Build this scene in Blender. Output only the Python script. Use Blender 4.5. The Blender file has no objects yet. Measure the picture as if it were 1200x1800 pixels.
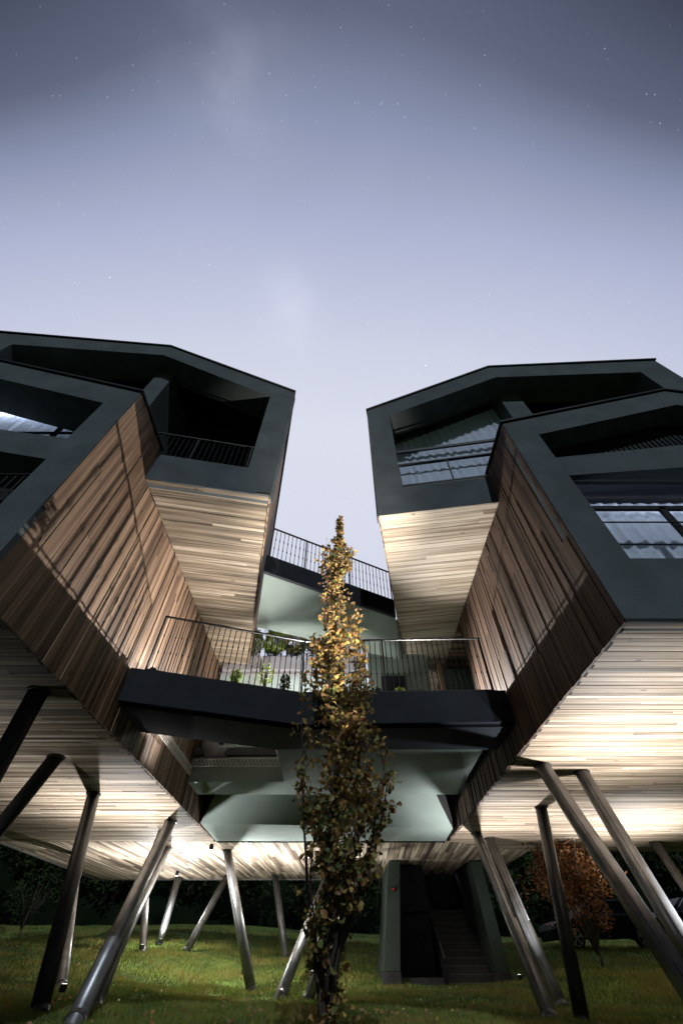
import bpy, math, random
import numpy as np
from mathutils import Vector, Matrix, noise
rnd = random.Random(7)
D = bpy.data
SC = bpy.context.scene
COL = SC.collection

# ------------------------------------------------------------------ camera
PITCH = 49.2
cam_d = D.cameras.new('camera'); cam = D.objects.new('camera', cam_d); COL.objects.link(cam)
cam.location = (0, 0, 0)
cam.rotation_euler = (math.radians(90 + PITCH), 0, 0)
cam_d.sensor_fit = 'VERTICAL'; cam_d.sensor_height = 36.0
cam_d.lens = 700.0 / 1800.0 * 36.0
cam_d.clip_start = 0.05; cam_d.clip_end = 2000
SC.camera = cam

# ------------------------------------------------------------------ colour management
SC.view_settings.view_transform = 'Standard'
SC.view_settings.look = 'None'
SC.view_settings.exposure = 0
SC.view_settings.gamma = 1

# ------------------------------------------------------------------ sky (night, glow behind the houses, stars)
W = D.worlds.new('World'); SC.world = W; W.use_nodes = True
nt = W.node_tree; N = nt.nodes; Lk = nt.links
for n in list(N): N.remove(n)
def nd(t, **k):
    n = N.new(t)
    for a, b in k.items(): setattr(n, a, b)
    return n
def mth(op, a, b=None, c=None, T=None):
    n = (T or N).new('ShaderNodeMath'); n.operation = op
    lk = T.id_data.links if T else Lk
    for i, v in enumerate((a, b, c)):
        if v is None: continue
        if isinstance(v, (int, float)): n.inputs[i].default_value = v
        else: Lk.new(v, n.inputs[i])
    return n.outputs[0]
tc = nd('ShaderNodeTexCoord'); sp = nd('ShaderNodeSeparateXYZ')
Lk.new(tc.outputs['Generated'], sp.inputs[0])
xx = mth('MULTIPLY', sp.outputs['X'], sp.outputs['X'])
dk = mth('MAXIMUM', mth('SUBTRACT', 0.22, sp.outputs['Y']), 0.0)
t = mth('SUBTRACT', sp.outputs['Y'], mth('MULTIPLY', mth('MULTIPLY', xx, mth('MULTIPLY', dk, dk)), 5.8))
t = mth('SUBTRACT', t, mth('MULTIPLY', sp.outputs['X'], 0.05))
ns = nd('ShaderNodeTexNoise'); ns.inputs['Scale'].default_value = 2.2; ns.inputs['Detail'].default_value = 5
Lk.new(tc.outputs['Generated'], ns.inputs['Vector'])
t = mth('ADD', t, mth('MULTIPLY', mth('SUBTRACT', ns.outputs[0], 0.5), 0.05))
t01 = mth('ADD', mth('MULTIPLY', t, 0.5), 0.5)
cr = nd('ShaderNodeValToRGB'); Lk.new(t01, cr.inputs[0])
def lin(c):
    return tuple(((v/255)/12.92 if v/255 <= .04045 else ((v/255+.055)/1.055)**2.4) for v in c) + (1,)
stops = [(-1.0, (46, 52, 66)), (-0.42, (60, 66, 82)), (-0.19, (97, 104, 127)), (-0.07, (138, 147, 175)), (0.09, (174, 181, 210)),
         (0.30, (205, 210, 229)), (0.48, (218, 222, 237)), (0.7, (216, 220, 236)), (1.0, (203, 208, 226))]
el = cr.color_ramp.elements
while len(el) < len(stops): el.new(0.5)
for e, (p, c) in zip(el, stops): e.position = p*.5+.5
for e, (p, c) in zip(el, stops): e.color = lin(c)
# faint cloud wisps
def wisp(dirv, k, amp):
    v = Vector(dirv).normalized()
    dp = nd('ShaderNodeVectorMath', operation='DOT_PRODUCT'); Lk.new(tc.outputs['Generated'], dp.inputs[0]); dp.inputs[1].default_value = v
    n2 = nd('ShaderNodeTexNoise'); n2.inputs['Scale'].default_value = 9; n2.inputs['Detail'].default_value = 4
    Lk.new(tc.outputs['Generated'], n2.inputs['Vector'])
    g = mth('POWER', mth('MAXIMUM', dp.outputs['Value'], 0.0), k)
    return mth('MULTIPLY', mth('MULTIPLY', g, mth('MAXIMUM', mth('SUBTRACT', n2.outputs[0], 0.28), 0.0)), amp)
wsum = mth('ADD', wisp((-.28, -.17, 1.52), 260, .24), wisp((-.12, .23, .98), 420, .22))
# stars
def stars(scale, thr, dens, amp):
    vo = nd('ShaderNodeTexVoronoi'); vo.inputs['Scale'].default_value = scale
    Lk.new(tc.outputs['Generated'], vo.inputs['Vector'])
    s = mth('LESS_THAN', vo.outputs['Distance'], thr)
    sc = nd('ShaderNodeSeparateColor'); Lk.new(vo.outputs['Color'], sc.inputs[0])
    keep = mth('GREATER_THAN', sc.outputs[0], 1-dens)
    return mth('MULTIPLY', mth('MULTIPLY', s, keep), mth('MULTIPLY', mth('POWER', sc.outputs[1], 2.0), amp))
st = mth('ADD', mth('ADD', stars(60, .046, .85, .6), stars(17, .018, .8, 1.1)), stars(95, .065, .75, .40))
mix = nd('ShaderNodeMix', data_type='RGBA', blend_type='ADD'); mix.inputs['Factor'].default_value = 1
Lk.new(cr.outputs[0], mix.inputs['A'])
cmb = nd('ShaderNodeCombineColor'); add = mth('ADD', wsum, st)
Lk.new(add, cmb.inputs[0]); Lk.new(add, cmb.inputs[1]); Lk.new(mth('MULTIPLY', add, 1.08), cmb.inputs[2])
Lk.new(cmb.outputs[0], mix.inputs['B'])
bg = nd('ShaderNodeBackground'); Lk.new(mix.outputs['Result'], bg.inputs[0]); bg.inputs[1].default_value = 1.0
wo = nd('ShaderNodeOutputWorld'); Lk.new(bg.outputs[0], wo.inputs[0])

# faint moonlight from behind the camera
sd = D.lights.new('moonlight', 'SUN'); sd.energy = 1.55; sd.angle = math.radians(0.5); sd.color = (.8, .9, 1)
so = D.objects.new('moonlight', sd); COL.objects.link(so); so.rotation_euler = (math.radians(90-43), 0, math.radians(6))

# ------------------------------------------------------------------ materials
MATS = {}
def mat(name, col=(.5, .5, .5), rough=.6, metal=0., var=.15, scale=6., bump=.0, bscale=60., spec=.5):
    m = D.materials.new(name); m.use_nodes = True; n = m.node_tree; b = n.nodes['Principled BSDF']
    b.inputs['Roughness'].default_value = rough; b.inputs['Metallic'].default_value = metal
    b.inputs['Specular IOR Level'].default_value = spec
    tx = n.nodes.new('ShaderNodeTexCoord'); nz = n.nodes.new('ShaderNodeTexNoise'); nz.inputs['Scale'].default_value = scale; nz.inputs['Detail'].default_value = 6
    n.links.new(tx.outputs['Object'], nz.inputs['Vector'])
    r = n.nodes.new('ShaderNodeValToRGB'); n.links.new(nz.outputs[0], r.inputs[0])
    r.color_ramp.elements[0].position = .3; r.color_ramp.elements[1].position = .7
    r.color_ramp.elements[0].color = tuple(c*(1-var) for c in col)+(1,); r.color_ramp.elements[1].color = tuple(min(1, c*(1+var)) for c in col)+(1,)
    n.links.new(r.outputs[0], b.inputs['Base Color'])
    if bump > 0:
        n2 = n.nodes.new('ShaderNodeTexNoise'); n2.inputs['Scale'].default_value = bscale; n2.inputs['Detail'].default_value = 4
        n.links.new(tx.outputs['Object'], n2.inputs['Vector'])
        bp = n.nodes.new('ShaderNodeBump'); bp.inputs['Strength'].default_value = bump; bp.inputs['Distance'].default_value = .02
        n.links.new(n2.outputs[0], bp.inputs['Height']); n.links.new(bp.outputs[0], b.inputs['Normal'])
    MATS[name] = m; return m

def wood(name, light, mid, dark, grey=.0, streak=1.0):
    m = D.materials.new(name); m.use_nodes = True; n = m.node_tree; L = n.links; b = n.nodes['Principled BSDF']
    b.inputs['Roughness'].default_value = .62; b.inputs['Specular IOR Level'].default_value = .35
    uv = n.nodes.new('ShaderNodeUVMap'); uv.uv_map = 'UVMap'
    def mapn(sx, sy):
        mp = n.nodes.new('ShaderNodeMapping'); mp.inputs['Scale'].default_value = (sx, sy, 1); L.new(uv.outputs[0], mp.inputs['Vector']); return mp.outputs[0]
    def noi(v, s=1., d=5, dist=0.):
        z = n.nodes.new('ShaderNodeTexNoise'); z.inputs['Scale'].default_value = s; z.inputs['Detail'].default_value = d; z.inputs['Distortion'].default_value = dist
        L.new(v, z.inputs['Vector']); return z.outputs[0]
    def M(op, a, c=None, d=None):
        q = n.nodes.new('ShaderNodeMath'); q.operation = op
        for i, v in enumerate((a, c, d)):
            if v is None: continue
            if isinstance(v, (int, float)): q.inputs[i].default_value = v
            else: L.new(v, q.inputs[i])
        return q.outputs[0]
    fine = noi(mapn(1.6, 75), 1, 6, .4); band = noi(mapn(.22, 11), 1, 5, .6); cloud = noi(mapn(.5, 1.6), 1, 3)
    at = n.nodes.new('ShaderNodeAttribute'); at.attribute_name = 'tone'
    s = M('ADD', M('MULTIPLY', at.outputs['Fac'], .85), M('MULTIPLY', M('SUBTRACT', band, .5), 1.9*streak))
    s = M('ADD', s, M('MULTIPLY', M('SUBTRACT', fine, .5), .55)); s = M('ADD', s, M('MULTIPLY', M('SUBTRACT', cloud, .5), .5))
    # knots
    vo = n.nodes.new('ShaderNodeTexVoronoi'); vo.inputs['Scale'].default_value = 1; L.new(mapn(1.7, 5.5), vo.inputs['Vector'])
    sc = n.nodes.new('ShaderNodeSeparateColor'); L.new(vo.outputs['Color'], sc.inputs[0])
    kr = n.nodes.new('ShaderNodeMapRange'); L.new(vo.outputs['Distance'], kr.inputs[0]); kr.inputs[1].default_value = .05; kr.inputs[2].default_value = .13; kr.inputs[3].default_value = 1; kr.inputs[4].default_value = 0
    kn = M('MULTIPLY', kr.outputs[0], M('GREATER_THAN', sc.outputs[0], .62))
    s = M('ADD', s, M('MULTIPLY', kn, .75))
    r = n.nodes.new('ShaderNodeValToRGB'); L.new(s, r.inputs[0]); e = r.color_ramp.elements
    e.new(.5); e[0].position = .0; e[1].position = .45; e[2].position = 1.0
    e[0].color = light+(1,); e[1].color = mid+(1,); e[2].color = dark+(1,)
    L.new(r.outputs[0], b.inputs['Base Color'])
    bp = n.nodes.new('ShaderNodeBump'); bp.inputs['Strength'].default_value = .35; bp.inputs['Distance'].default_value = .006
    L.new(M('ADD', fine, M('MULTIPLY', kn, .6)), bp.inputs['Height']); L.new(bp.outputs[0], b.inputs['Normal'])
    MATS[name] = m; return m

STUC = mat('dark green stucco', (.078, .092, .098), .9, 0, .2, 1.6, .7, 70, .2)
STUCP = mat('grey green stucco', (.175, .21, .188), .85, 0, .1, 1.0, .35, 80, .25)
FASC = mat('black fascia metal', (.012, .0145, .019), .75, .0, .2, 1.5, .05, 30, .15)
BLK = mat('black painted metal', (.010, .011, .013), .55, .0, .2, spec=.2)
BACK = mat('dark backing board', (.012, .010, .009), .9)
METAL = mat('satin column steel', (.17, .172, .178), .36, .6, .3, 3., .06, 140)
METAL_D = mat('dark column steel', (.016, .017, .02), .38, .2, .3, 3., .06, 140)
STONE = mat('dark plinth stone', (.035, .036, .038), .7, 0, .3, 5, .3, 40)
STEPM = mat('dark step concrete', (.055, .055, .06), .75, 0, .25, 7, .3, 60)
TOWER = mat('tower green paint', (.036, .054, .044), .7, 0, .12, 2, .2, 60)
PALE = mat('pale terrace plaster', (.42, .48, .45), .8, 0, .1, 2, .2, 50)
PLANTG = mat('grey planter fibre', (.3, .28, .29), .7, 0, .12, 3, .2, 50)
ROPE = mat('pale net cord', (.5, .48, .44), .7)
CURT = mat('white curtain cloth', (.82, .84, .9), .9, 0, .06, 4)
RED = mat('red plastic', (.5, .02, .02), .4)
BARK = mat('grey brown bark', (.045, .034, .026), .9, 0, .4, 12, .6, 60)
CARP = mat('dark blue car paint', (.004, .005, .009), .5, .0, .1, spec=.12)
TYRE = mat('black tyre rubber', (.012, .012, .012), .85)
ALLOY = mat('bright wheel alloy', (.3, .3, .31), .4, .6)
CGLASS = mat('dark car glass', (.004, .005, .008), .3, spec=.15)
LWOOD = wood('pale larch soffit boards', (.52, .445, .355), (.235, .178, .122), (.036, .027, .020))
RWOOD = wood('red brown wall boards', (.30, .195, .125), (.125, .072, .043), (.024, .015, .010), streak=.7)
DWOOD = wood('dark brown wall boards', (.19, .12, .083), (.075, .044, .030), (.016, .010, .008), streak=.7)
DIAG = wood('weathered rear soffit boards', (.50, .42, .32), (.23, .175, .125), (.045, .032, .022), streak=1.4)

def leafmat(name, cols, trans=.35):
    m = D.materials.new(name); m.use_nodes = True; n = m.node_tree; b = n.nodes['Principled BSDF']
    at = n.nodes.new('ShaderNodeAttribute'); at.attribute_name = 'tone'
    r = n.nodes.new('ShaderNodeValToRGB'); n.links.new(at.outputs['Fac'], r.inputs[0]); e = r.color_ramp.elements
    while len(e) < len(cols): e.new(.5)
    for i, c in enumerate(cols): e[i].position = i/(len(cols)-1)
    for i, c in enumerate(cols): e[i].color = c+(1,)
    n.links.new(r.outputs[0], b.inputs['Base Color']); b.inputs['Roughness'].default_value = .55
    tr = n.nodes.new('ShaderNodeBsdfTranslucent'); n.links.new(r.outputs[0], tr.inputs[0])
    mx = n.nodes.new('ShaderNodeMixShader'); mx.inputs[0].default_value = trans
    n.links.new(b.outputs[0], mx.inputs[1]); n.links.new(tr.outputs[0], mx.inputs[2])
    n.links.new(mx.outputs[0], n.nodes['Material Output'].inputs[0]); MATS[name] = m; return m
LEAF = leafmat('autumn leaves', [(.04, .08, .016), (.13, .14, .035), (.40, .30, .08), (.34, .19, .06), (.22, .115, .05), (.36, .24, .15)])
LEAF_O = leafmat('copper leaves', [(.05, .02, .008), (.13, .05, .014), (.22, .095, .028), (.10, .04, .014)])
LEAF_G = leafmat('dark green leaves', [(.008, .018, .005), (.018, .034, .009), (.03, .046, .012)], .1)
LEAF_G.node_tree.nodes['Principled BSDF'].inputs['Specular IOR Level'].default_value = .08
LEAF_L = leafmat('light green leaves', [(.10, .16, .02), (.2, .27, .04), (.28, .3, .06)])
LEAF_M = leafmat('olive hedge leaves', [(.05, .07, .02), (.12, .13, .04), (.22, .19, .07), (.2, .13, .06)])
GRASSM = leafmat('grass blades', [(.045, .08, .014), (.10, .145, .024), (.19, .20, .04), (.20, .165, .05)], .25)

# glass with a plain fresnel mirror
GL = D.materials.new('window glass'); GL.use_nodes = True; n = GL.node_tree; n.nodes.remove(n.nodes['Principled BSDF'])
lw = n.nodes.new('ShaderNodeLayerWeight'); lw.inputs[0].default_value = .5
fr = n.nodes.new('ShaderNodeMapRange'); n.links.new(lw.outputs['Facing'], fr.inputs[0]); fr.inputs[1].default_value = .1; fr.inputs[3].default_value = .06; fr.inputs[4].default_value = .6
tr = n.nodes.new('ShaderNodeBsdfTransparent'); tr.inputs[0].default_value = (.86, .9, .95, 1)
gs = n.nodes.new('ShaderNodeBsdfGlossy'); gs.inputs['Roughness'].default_value = .01
mx = n.nodes.new('ShaderNodeMixShader'); n.links.new(fr.outputs[0], mx.inputs[0]); n.links.new(tr.outputs[0], mx.inputs[1]); n.links.new(gs.outputs[0], mx.inputs[2])
n.links.new(mx.outputs[0], n.nodes['Material Output'].inputs[0])
LENS = D.materials.new('lit lamp lens'); LENS.use_nodes = True
LENS.node_tree.nodes['Principled BSDF'].inputs['Emission Color'].default_value = (1, .95, .86, 1)
LENS.node_tree.nodes['Principled BSDF'].inputs['Emission Strength'].default_value = 5

# ------------------------------------------------------------------ object helpers
WL = {}
def thing(name, label, cat, loc=(0, 0, 0), group=None):
    o = D.objects.new(name, None); COL.objects.link(o); o.location = loc; WL[o.name] = Vector(loc)
    o['label'] = label; o['category'] = cat
    if group: o['group'] = group
    o.empty_display_size = .2
    return o
def tag(o, label=None, cat=None, group=None, kind=None):
    for k, v in (('label', label), ('category', cat), ('group', group), ('kind', kind)):
        if v: o[k] = v
    return o
def obj(name, V, F, m, parent=None, uv=None, tone=None, smooth=False, kind=None, origin=None, tri=False):
    """V in world coordinates -> one mesh object under parent"""
    V = np.asarray(V, dtype=float)
    c = V.mean(axis=0) if origin is None else np.asarray(origin, float)
    me = D.meshes.new(name); me.from_pydata((V-c).tolist(), [], F)
    if uv is not None:
        l = me.uv_layers.new(name='UVMap'); l.data.foreach_set('uv', np.asarray(uv, dtype=np.float32).ravel())
    if tone is not None:
        a = me.attributes.new('tone', 'FLOAT', 'FACE'); a.data.foreach_set('value', np.asarray(tone, dtype=np.float32))
    me.materials.append(m)
    if smooth: me.polygons.foreach_set('use_smooth', [True]*len(me.polygons))
    me.update()
    o = D.objects.new(name, me); COL.objects.link(o)
    pw = WL[parent.name] if parent else Vector((0, 0, 0))
    o.location = Vector(c)-pw; WL[o.name] = Vector(c)
    if parent: o.parent = parent
    if kind: o['kind'] = kind
    return o
def inst(name, me, wloc, parent=None, rot=None, scale=None):
    o = D.objects.new(name, me); COL.objects.link(o)
    pw = WL[parent.name] if parent else Vector((0, 0, 0))
    o.location = Vector(wloc)-pw; WL[o.name] = Vector(wloc)
    if rot: o.rotation_euler = rot
    if scale: o.scale = scale
    if parent: o.parent = parent
    return o
class MB:
    def __init__(s): s.V = []; s.F = []
    def add(s, V, F):
        b = len(s.V); s.V += [tuple(v) for v in V]; s.F += [tuple(i+b for i in f) for f in F]; return s
    def box(s, a, b):
        (x0, y0, z0), (x1, y1, z1) = a, b
        return s.add([(x0, y0, z0), (x1, y0, z0), (x1, y1, z0), (x0, y1, z0), (x0, y0, z1), (x1, y0, z1), (x1, y1, z1), (x0, y1, z1)],
                     [(3, 2, 1, 0), (4, 5, 6, 7), (0, 1, 5, 4), (1, 2, 6, 5), (2, 3, 7, 6), (3, 0, 4, 7)])
    def beam(s, p, q, w, h, up=(0, 0, 1)):
        p, q = Vector(p), Vector(q); d = (q-p).normalized(); u = Vector(up); a = d.cross(u).normalized()*w/2; b = a.cross(d).normalized()*h/2
        V = [p-a-b, p+a-b, p+a+b, p-a+b, q-a-b, q+a-b, q+a+b, q-a+b]
        return s.add(V, [(3, 2, 1, 0), (4, 5, 6, 7), (0, 1, 5, 4), (1, 2, 6, 5), (2, 3, 7, 6), (3, 0, 4, 7)])
    def tube(s, pts, rad, n=8, cap=True):
        pts = [Vector(p) for p in pts]; rs = rad if isinstance(rad, (list, tuple)) else [rad]*len(pts)
        V = []; F = []; ref = None
        for i, p in enumerate(pts):
            d = (pts[min(i+1, len(pts)-1)]-pts[max(i-1, 0)]).normalized()
            if ref is None: ref = d.orthogonal().normalized()
            a = (ref-d*ref.dot(d)).normalized(); b = d.cross(a); ref = a
            for k in range(n):
                t = 2*math.pi*k/n; V.append(p+a*math.cos(t)*rs[i]+b*math.sin(t)*rs[i])
        for i in range(len(pts)-1):
            for k in range(n):
                F.append((i*n+k, i*n+(k+1) % n, (i+1)*n+(k+1) % n, (i+1)*n+k))
        if cap: F.append(tuple(range(n-1, -1, -1))); F.append(tuple(range((len(pts)-1)*n, len(pts)*n)))
        return s.add(V, F)
    def prism(s, poly, vec):
        n = len(poly); P = [Vector(p) for p in poly]; v = Vector(vec)
        return s.add(P+[p+v for p in P], [tuple(range(n)), tuple(range(2*n-1, n-1, -1))]+[(i, i+n, (i+1) % n+n, (i+1) % n) for i in range(n)])
    def lathe(s, c, prof, n=24):
        V = []; F = []; c = Vector(c)
        for r, z in prof:
            for k in range(n): V.append(c+Vector((r*math.cos(2*math.pi*k/n), r*math.sin(2*math.pi*k/n), z)))
        for i in range(len(prof)-1):
            for k in range(n): F.append((i*n+k, i*n+(k+1) % n, (i+1)*n+(k+1) % n, (i+1)*n+k))
        F.append(tuple(range(n-1, -1, -1))); F.append(tuple(range((len(prof)-1)*n, len(prof)*n)))
        return s.add(V, F)
    def build(s, name, m, parent=None, smooth=False, kind=None, origin=None, bevel=0, uv=None):
        o = obj(name, s.V, s.F, m, parent, smooth=smooth, kind=kind, origin=origin)
        if bevel:
            b = o.modifiers.new('bevel', 'BEVEL'); b.width = bevel; b.segments = 2; b.limit_method = 'ANGLE'
        return o

def clip(poly, ax, val, keep_less):
    out = []
    for i in range(len(poly)):
        a, b = poly[i], poly[(i+1) % len(poly)]
        ia = (a[ax] <= val) if keep_less else (a[ax] >= val); ib = (b[ax] <= val) if keep_less else (b[ax] >= val)
        if ia: out.append(a)
        if ia != ib:
            t = (val-a[ax])/(b[ax]-a[ax]); p = [a[0]+(b[0]-a[0])*t, a[1]+(b[1]-a[1])*t]; p[ax] = val; out.append(tuple(p))
    return out
def boards(parent, poly, u, nrm, width, relief, lens, m, indiv=0, name='plank', gap=.005, tones=(0., 1.), depth=.03, seed=1, joined='boards', holder=None, focus=(0, 0, 0), tonefn=None):
    """planks clipped to a convex planar polygon; nearest to the eye as objects, the rest joined"""
    R = random.Random(seed); P = [Vector(p) for p in poly]; O = P[0]; u = Vector(u).normalized(); nrm = Vector(nrm).normalized(); v = nrm.cross(u).normalized()
    u = v.cross(nrm).normalized()
    q = [((p-O).dot(u), (p-O).dot(v)) for p in P]
    tmin = min(a[1] for a in q); tmax = max(a[1] for a in q); out = []
    t = tmin-R.random()*.05
    while t < tmax:
        w = R.uniform(*width); strip = clip(clip(q, 1, t+gap/2, False), 1, t+w-gap/2, True)
        if len(strip) >= 3:
            s0 = min(a[0] for a in strip); s1 = max(a[0] for a in strip); s = s0-R.random()*lens[0]
            while s < s1:
                l = R.uniform(*lens); pc = clip(clip(strip, 0, s+gap*.3, False), 0, s+l-gap*.3, True)
                if len(pc) >= 3:
                    ar = abs(sum(pc[i][0]*pc[(i+1) % len(pc)][1]-pc[(i+1) % len(pc)][0]*pc[i][1] for i in range(len(pc))))/2
                    if ar > .0015:
                        h = R.uniform(*relief); tn = tones[0]+(tones[1]-tones[0])*(R.random()**1.3)
                        off = (R.random()*90, R.random()*90); out.append((pc, h, tn, off))
                s += l
        t += w
    def geo(pc, h, off):
        pc = [p for i, p in enumerate(pc) if math.hypot(p[0]-pc[i-1][0], p[1]-pc[i-1][1]) > 1e-3]
        n = len(pc); top = [O+u*a+v*b+nrm*h for a, b in pc]; bot = [O+u*a+v*b-nrm*depth for a, b in pc]
        V = top+bot; F = [tuple(range(n))]; UV = [(a+off[0], b+off[1]) for a, b in pc]
        for i in range(n):
            j = (i+1) % n; F.append((i, i+n, j+n, j)); a, b = pc[i], pc[j]
            UV += [(a[0]+off[0], a[1]+off[1])]*2+[(b[0]+off[0], b[1]+off[1])]*2
        # orientation
        nn = sum(((top[i]-top[0]).cross(top[(i+1) % n]-top[0]) for i in range(1, n)), Vector())
        if nn.dot(nrm) < 0:
            F2 = []; U2 = []; k = 0
            for f in F: F2.append(f[::-1]); U2 += UV[k:k+len(f)][::-1]; k += len(f)
            F, UV = F2, U2
        return V, F, UV
    fo = Vector(focus)
    out.sort(key=lambda o: (O+u*(sum(a[0] for a in o[0])/len(o[0]))+v*(sum(a[1] for a in o[0])/len(o[0]))-fo).length)
    for pc, h, tn, off in out[:indiv]:
        V, F, UV = geo(pc, h, off); obj(name, V, F, m, parent, uv=UV, tone=[tn]*len(F))
    V = []; F = []; UV = []; T = []
    for pc, h, tn, off in out[indiv:]:
        a, b, c = geo(pc, h, off); k = len(V); V += a; F += [tuple(i+k for i in f) for f in b]; UV += c; T += [tn]*len(b)
    if V: obj(joined, V, F, m, holder or parent, uv=UV, tone=T, kind='stuff')
def panel(name, poly, m, parent, nrm, off=-.035, th=.06):
    n = Vector(nrm).normalized(); return MB().prism([Vector(p)+n*off for p in poly], n*-th).build(name, m, parent)

# ------------------------------------------------------------------ ground
TS = np.array([(-2.6, 18.5, -.44), (-7.7, 25, .85), (-6.1, 23.5, .55), (-2.25, 24, .45), (-7.4, 22, .5), (-6.7, 15, -.2), (-13, 14, -.1), (-14, 22, .75), (-20, 35, 1.9), (-8, 35, 1.9),
               (-2, 17.5, -.42), (-1, 21, -.25), (0, 9, -.52), (-4, 10, -.52), (-8, 8, -.5), (4.5, 7.5, -.5), (5, 12, -.62), (4.8, 13, -.65), (5.5, 15, -.62), (7.8, 18, .22), (3.7, 21, -.37), (1.6, 21, -.37), (5.9, 21, -.3),
               (9, 23, .68), (14, 23, .7), (9, 26, .7), (14, 27, .7), (12, 17, .1), (11, 13, -.45), (3, 35, 1.2), (0, 0, -.6), (12, 3, -.6), (-12, 3, -.5), (30, 25, .8), (-30, 20, .6), (20, 60, 2.5), (-20, 60, 5), (0, 60, 3.5)])
_A = np.stack([np.ones(len(TS)), TS[:, 0], TS[:, 1]], 1); _C = np.linalg.lstsq(_A, TS[:, 2], rcond=None)[0]; _R = TS[:, 2]-_A@_C
def ground(x, y):
    x = np.asarray(x, float); y = np.asarray(y, float); s = np.zeros_like(x); w = np.zeros_like(x)+4e-4
    for (a, b, c), r in zip(TS, _R):
        k = 1/(((x-a)**2+(y-b)**2)+4.)**1.8; s = s+k*r; w = w+k
    yy = np.clip(y, -20, 70); xx = np.clip(x, -45, 45)
    return _C[0]+_C[1]*xx+_C[2]*yy+s/w+.03*np.sin(x*1.3+.5*y)*np.cos(y*.9)+.012*np.sin(x*4.1+y*2.3)
gx = np.concatenate([np.linspace(-400, -32, 10), np.linspace(-30, 30, 170), np.linspace(32, 400, 10)])
gy = np.concatenate([np.linspace(-300, -8, 8), np.linspace(-6, 45, 150), np.linspace(48, 400, 12)])
GX, GY = np.meshgrid(gx, gy); GZ = ground(GX, GY)
V = np.stack([GX.ravel(), GY.ravel(), GZ.ravel()], 1); nx = len(gx)
F = [(j*nx+i, j*nx+i+1, (j+1)*nx+i+1, (j+1)*nx+i) for j in range(len(gy)-1) for i in range(nx-1)]
m = D.materials.new('mossy lawn soil'); m.use_nodes = True; n = m.node_tree; b = n.nodes['Principled BSDF']; b.inputs['Roughness'].default_value = .95; b.inputs['Specular IOR Level'].default_value = .1
tx = n.nodes.new('ShaderNodeTexCoord'); z1 = n.nodes.new('ShaderNodeTexNoise'); z1.inputs['Scale'].default_value = .9; z1.inputs['Detail'].default_value = 9; z1.inputs['Roughness'].default_value = .65
n.links.new(tx.outputs['Object'], z1.inputs['Vector']); r = n.nodes.new('ShaderNodeValToRGB'); n.links.new(z1.outputs[0], r.inputs[0]); e = r.color_ramp.elements
e.new(.5); e[0].position = .32; e[1].position = .5; e[2].position = .68
e[0].color = (.045, .042, .018, 1); e[1].color = (.07, .11, .02, 1); e[2].color = (.12, .155, .032, 1)
n.links.new(r.outputs[0], b.inputs['Base Color'])
z2 = n.nodes.new('ShaderNodeTexNoise'); z2.inputs['Scale'].default_value = 14; z2.inputs['Detail'].default_value = 8; n.links.new(tx.outputs['Object'], z2.inputs['Vector'])
bp = n.nodes.new('ShaderNodeBump'); bp.inputs['Strength'].default_value = .8; bp.inputs['Distance'].default_value = .06; n.links.new(z2.outputs[0], bp.inputs['Height']); n.links.new(bp.outputs[0], b.inputs['Normal'])
tag(obj('lawn', V, F, m, smooth=True, origin=(0, 0, 0)), kind='structure')
px_ = np.linspace(-16, 16, 60); py_ = np.linspace(-10, 7.2, 40); PX, PY = np.meshgrid(px_, py_)
PYw = PY+np.where(PY > 7.1, .25*np.sin(PX*.7), 0)
V = np.stack([PX.ravel(), PYw.ravel(), (ground(PX, PYw)+.03).ravel()], 1)
tag(obj('path', V, [(j*60+i, j*60+i+1, (j+1)*60+i+1, (j+1)*60+i) for j in range(39) for i in range(59)], mat('dark asphalt', (.03, .03, .031), .9, 0, .2, 8, .4, 90, .2), smooth=True), kind='structure')  # unseen dark sheet added to cut green bounce onto the front undersides
def gz(x, y): return float(ground(np.array([x]), np.array([y]))[0])

# ------------------------------------------------------------------ facade planes  (X -> y)
yRF = lambda X: 4.44
yLF = lambda X: 3.72
yRR = lambda X: 6.34-.156*(X-.88)
yLR = lambda X: 5.73+.1875*(X+1.64)
def P(fn, X, z, off=0): return (X, fn(X)+off, z)
def ring(parent, fn, outer, inner, reveal, m=STUC, name='facade', outdepth=.25):
    n = len(outer); V = [P(fn, x, z) for x, z in outer]+[P(fn, x, z) for x, z in inner]+[P(fn, x, z, reveal) for x, z in inner]+[P(fn, x, z, outdepth) for x, z in outer]
    F = []
    for i in range(n):
        j = (i+1) % n; F += [(i, j, n+j, n+i), (n+i, n+j, 2*n+j, 2*n+i), (i, 3*n+i, 3*n+j, j)]
    return obj(name, V, F, m, parent)
def slabpoly(parent, name, fn, pts, off, th, m):
    V = [P(fn, x, z, off) for x, z in pts]; return MB().prism(V, (0, th, 0)).build(name, m, parent)
def roof(parent, fn, prof, y0, yb, th=.07, m=BLK, name='roof', xb=lambda x: x):
    o = MB()
    for (a, b) in zip(prof[:-1], prof[1:]):
        A = [(a[0], fn(a[0])+y0, a[1]), (b[0], fn(b[0])+y0, b[1]), (xb(b[0]), yb(b[0]), b[1]), (xb(a[0]), yb(a[0]), a[1])]
        V = A+[(p[0], p[1], p[2]+th) for p in A]
        o.add(V, [(0, 1, 2, 3), (7, 6, 5, 4), (0, 4, 5, 1), (1, 5, 6, 2), (2, 6, 7, 3), (3, 7, 4, 0)])
    return o.build(name, m, parent)
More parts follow.
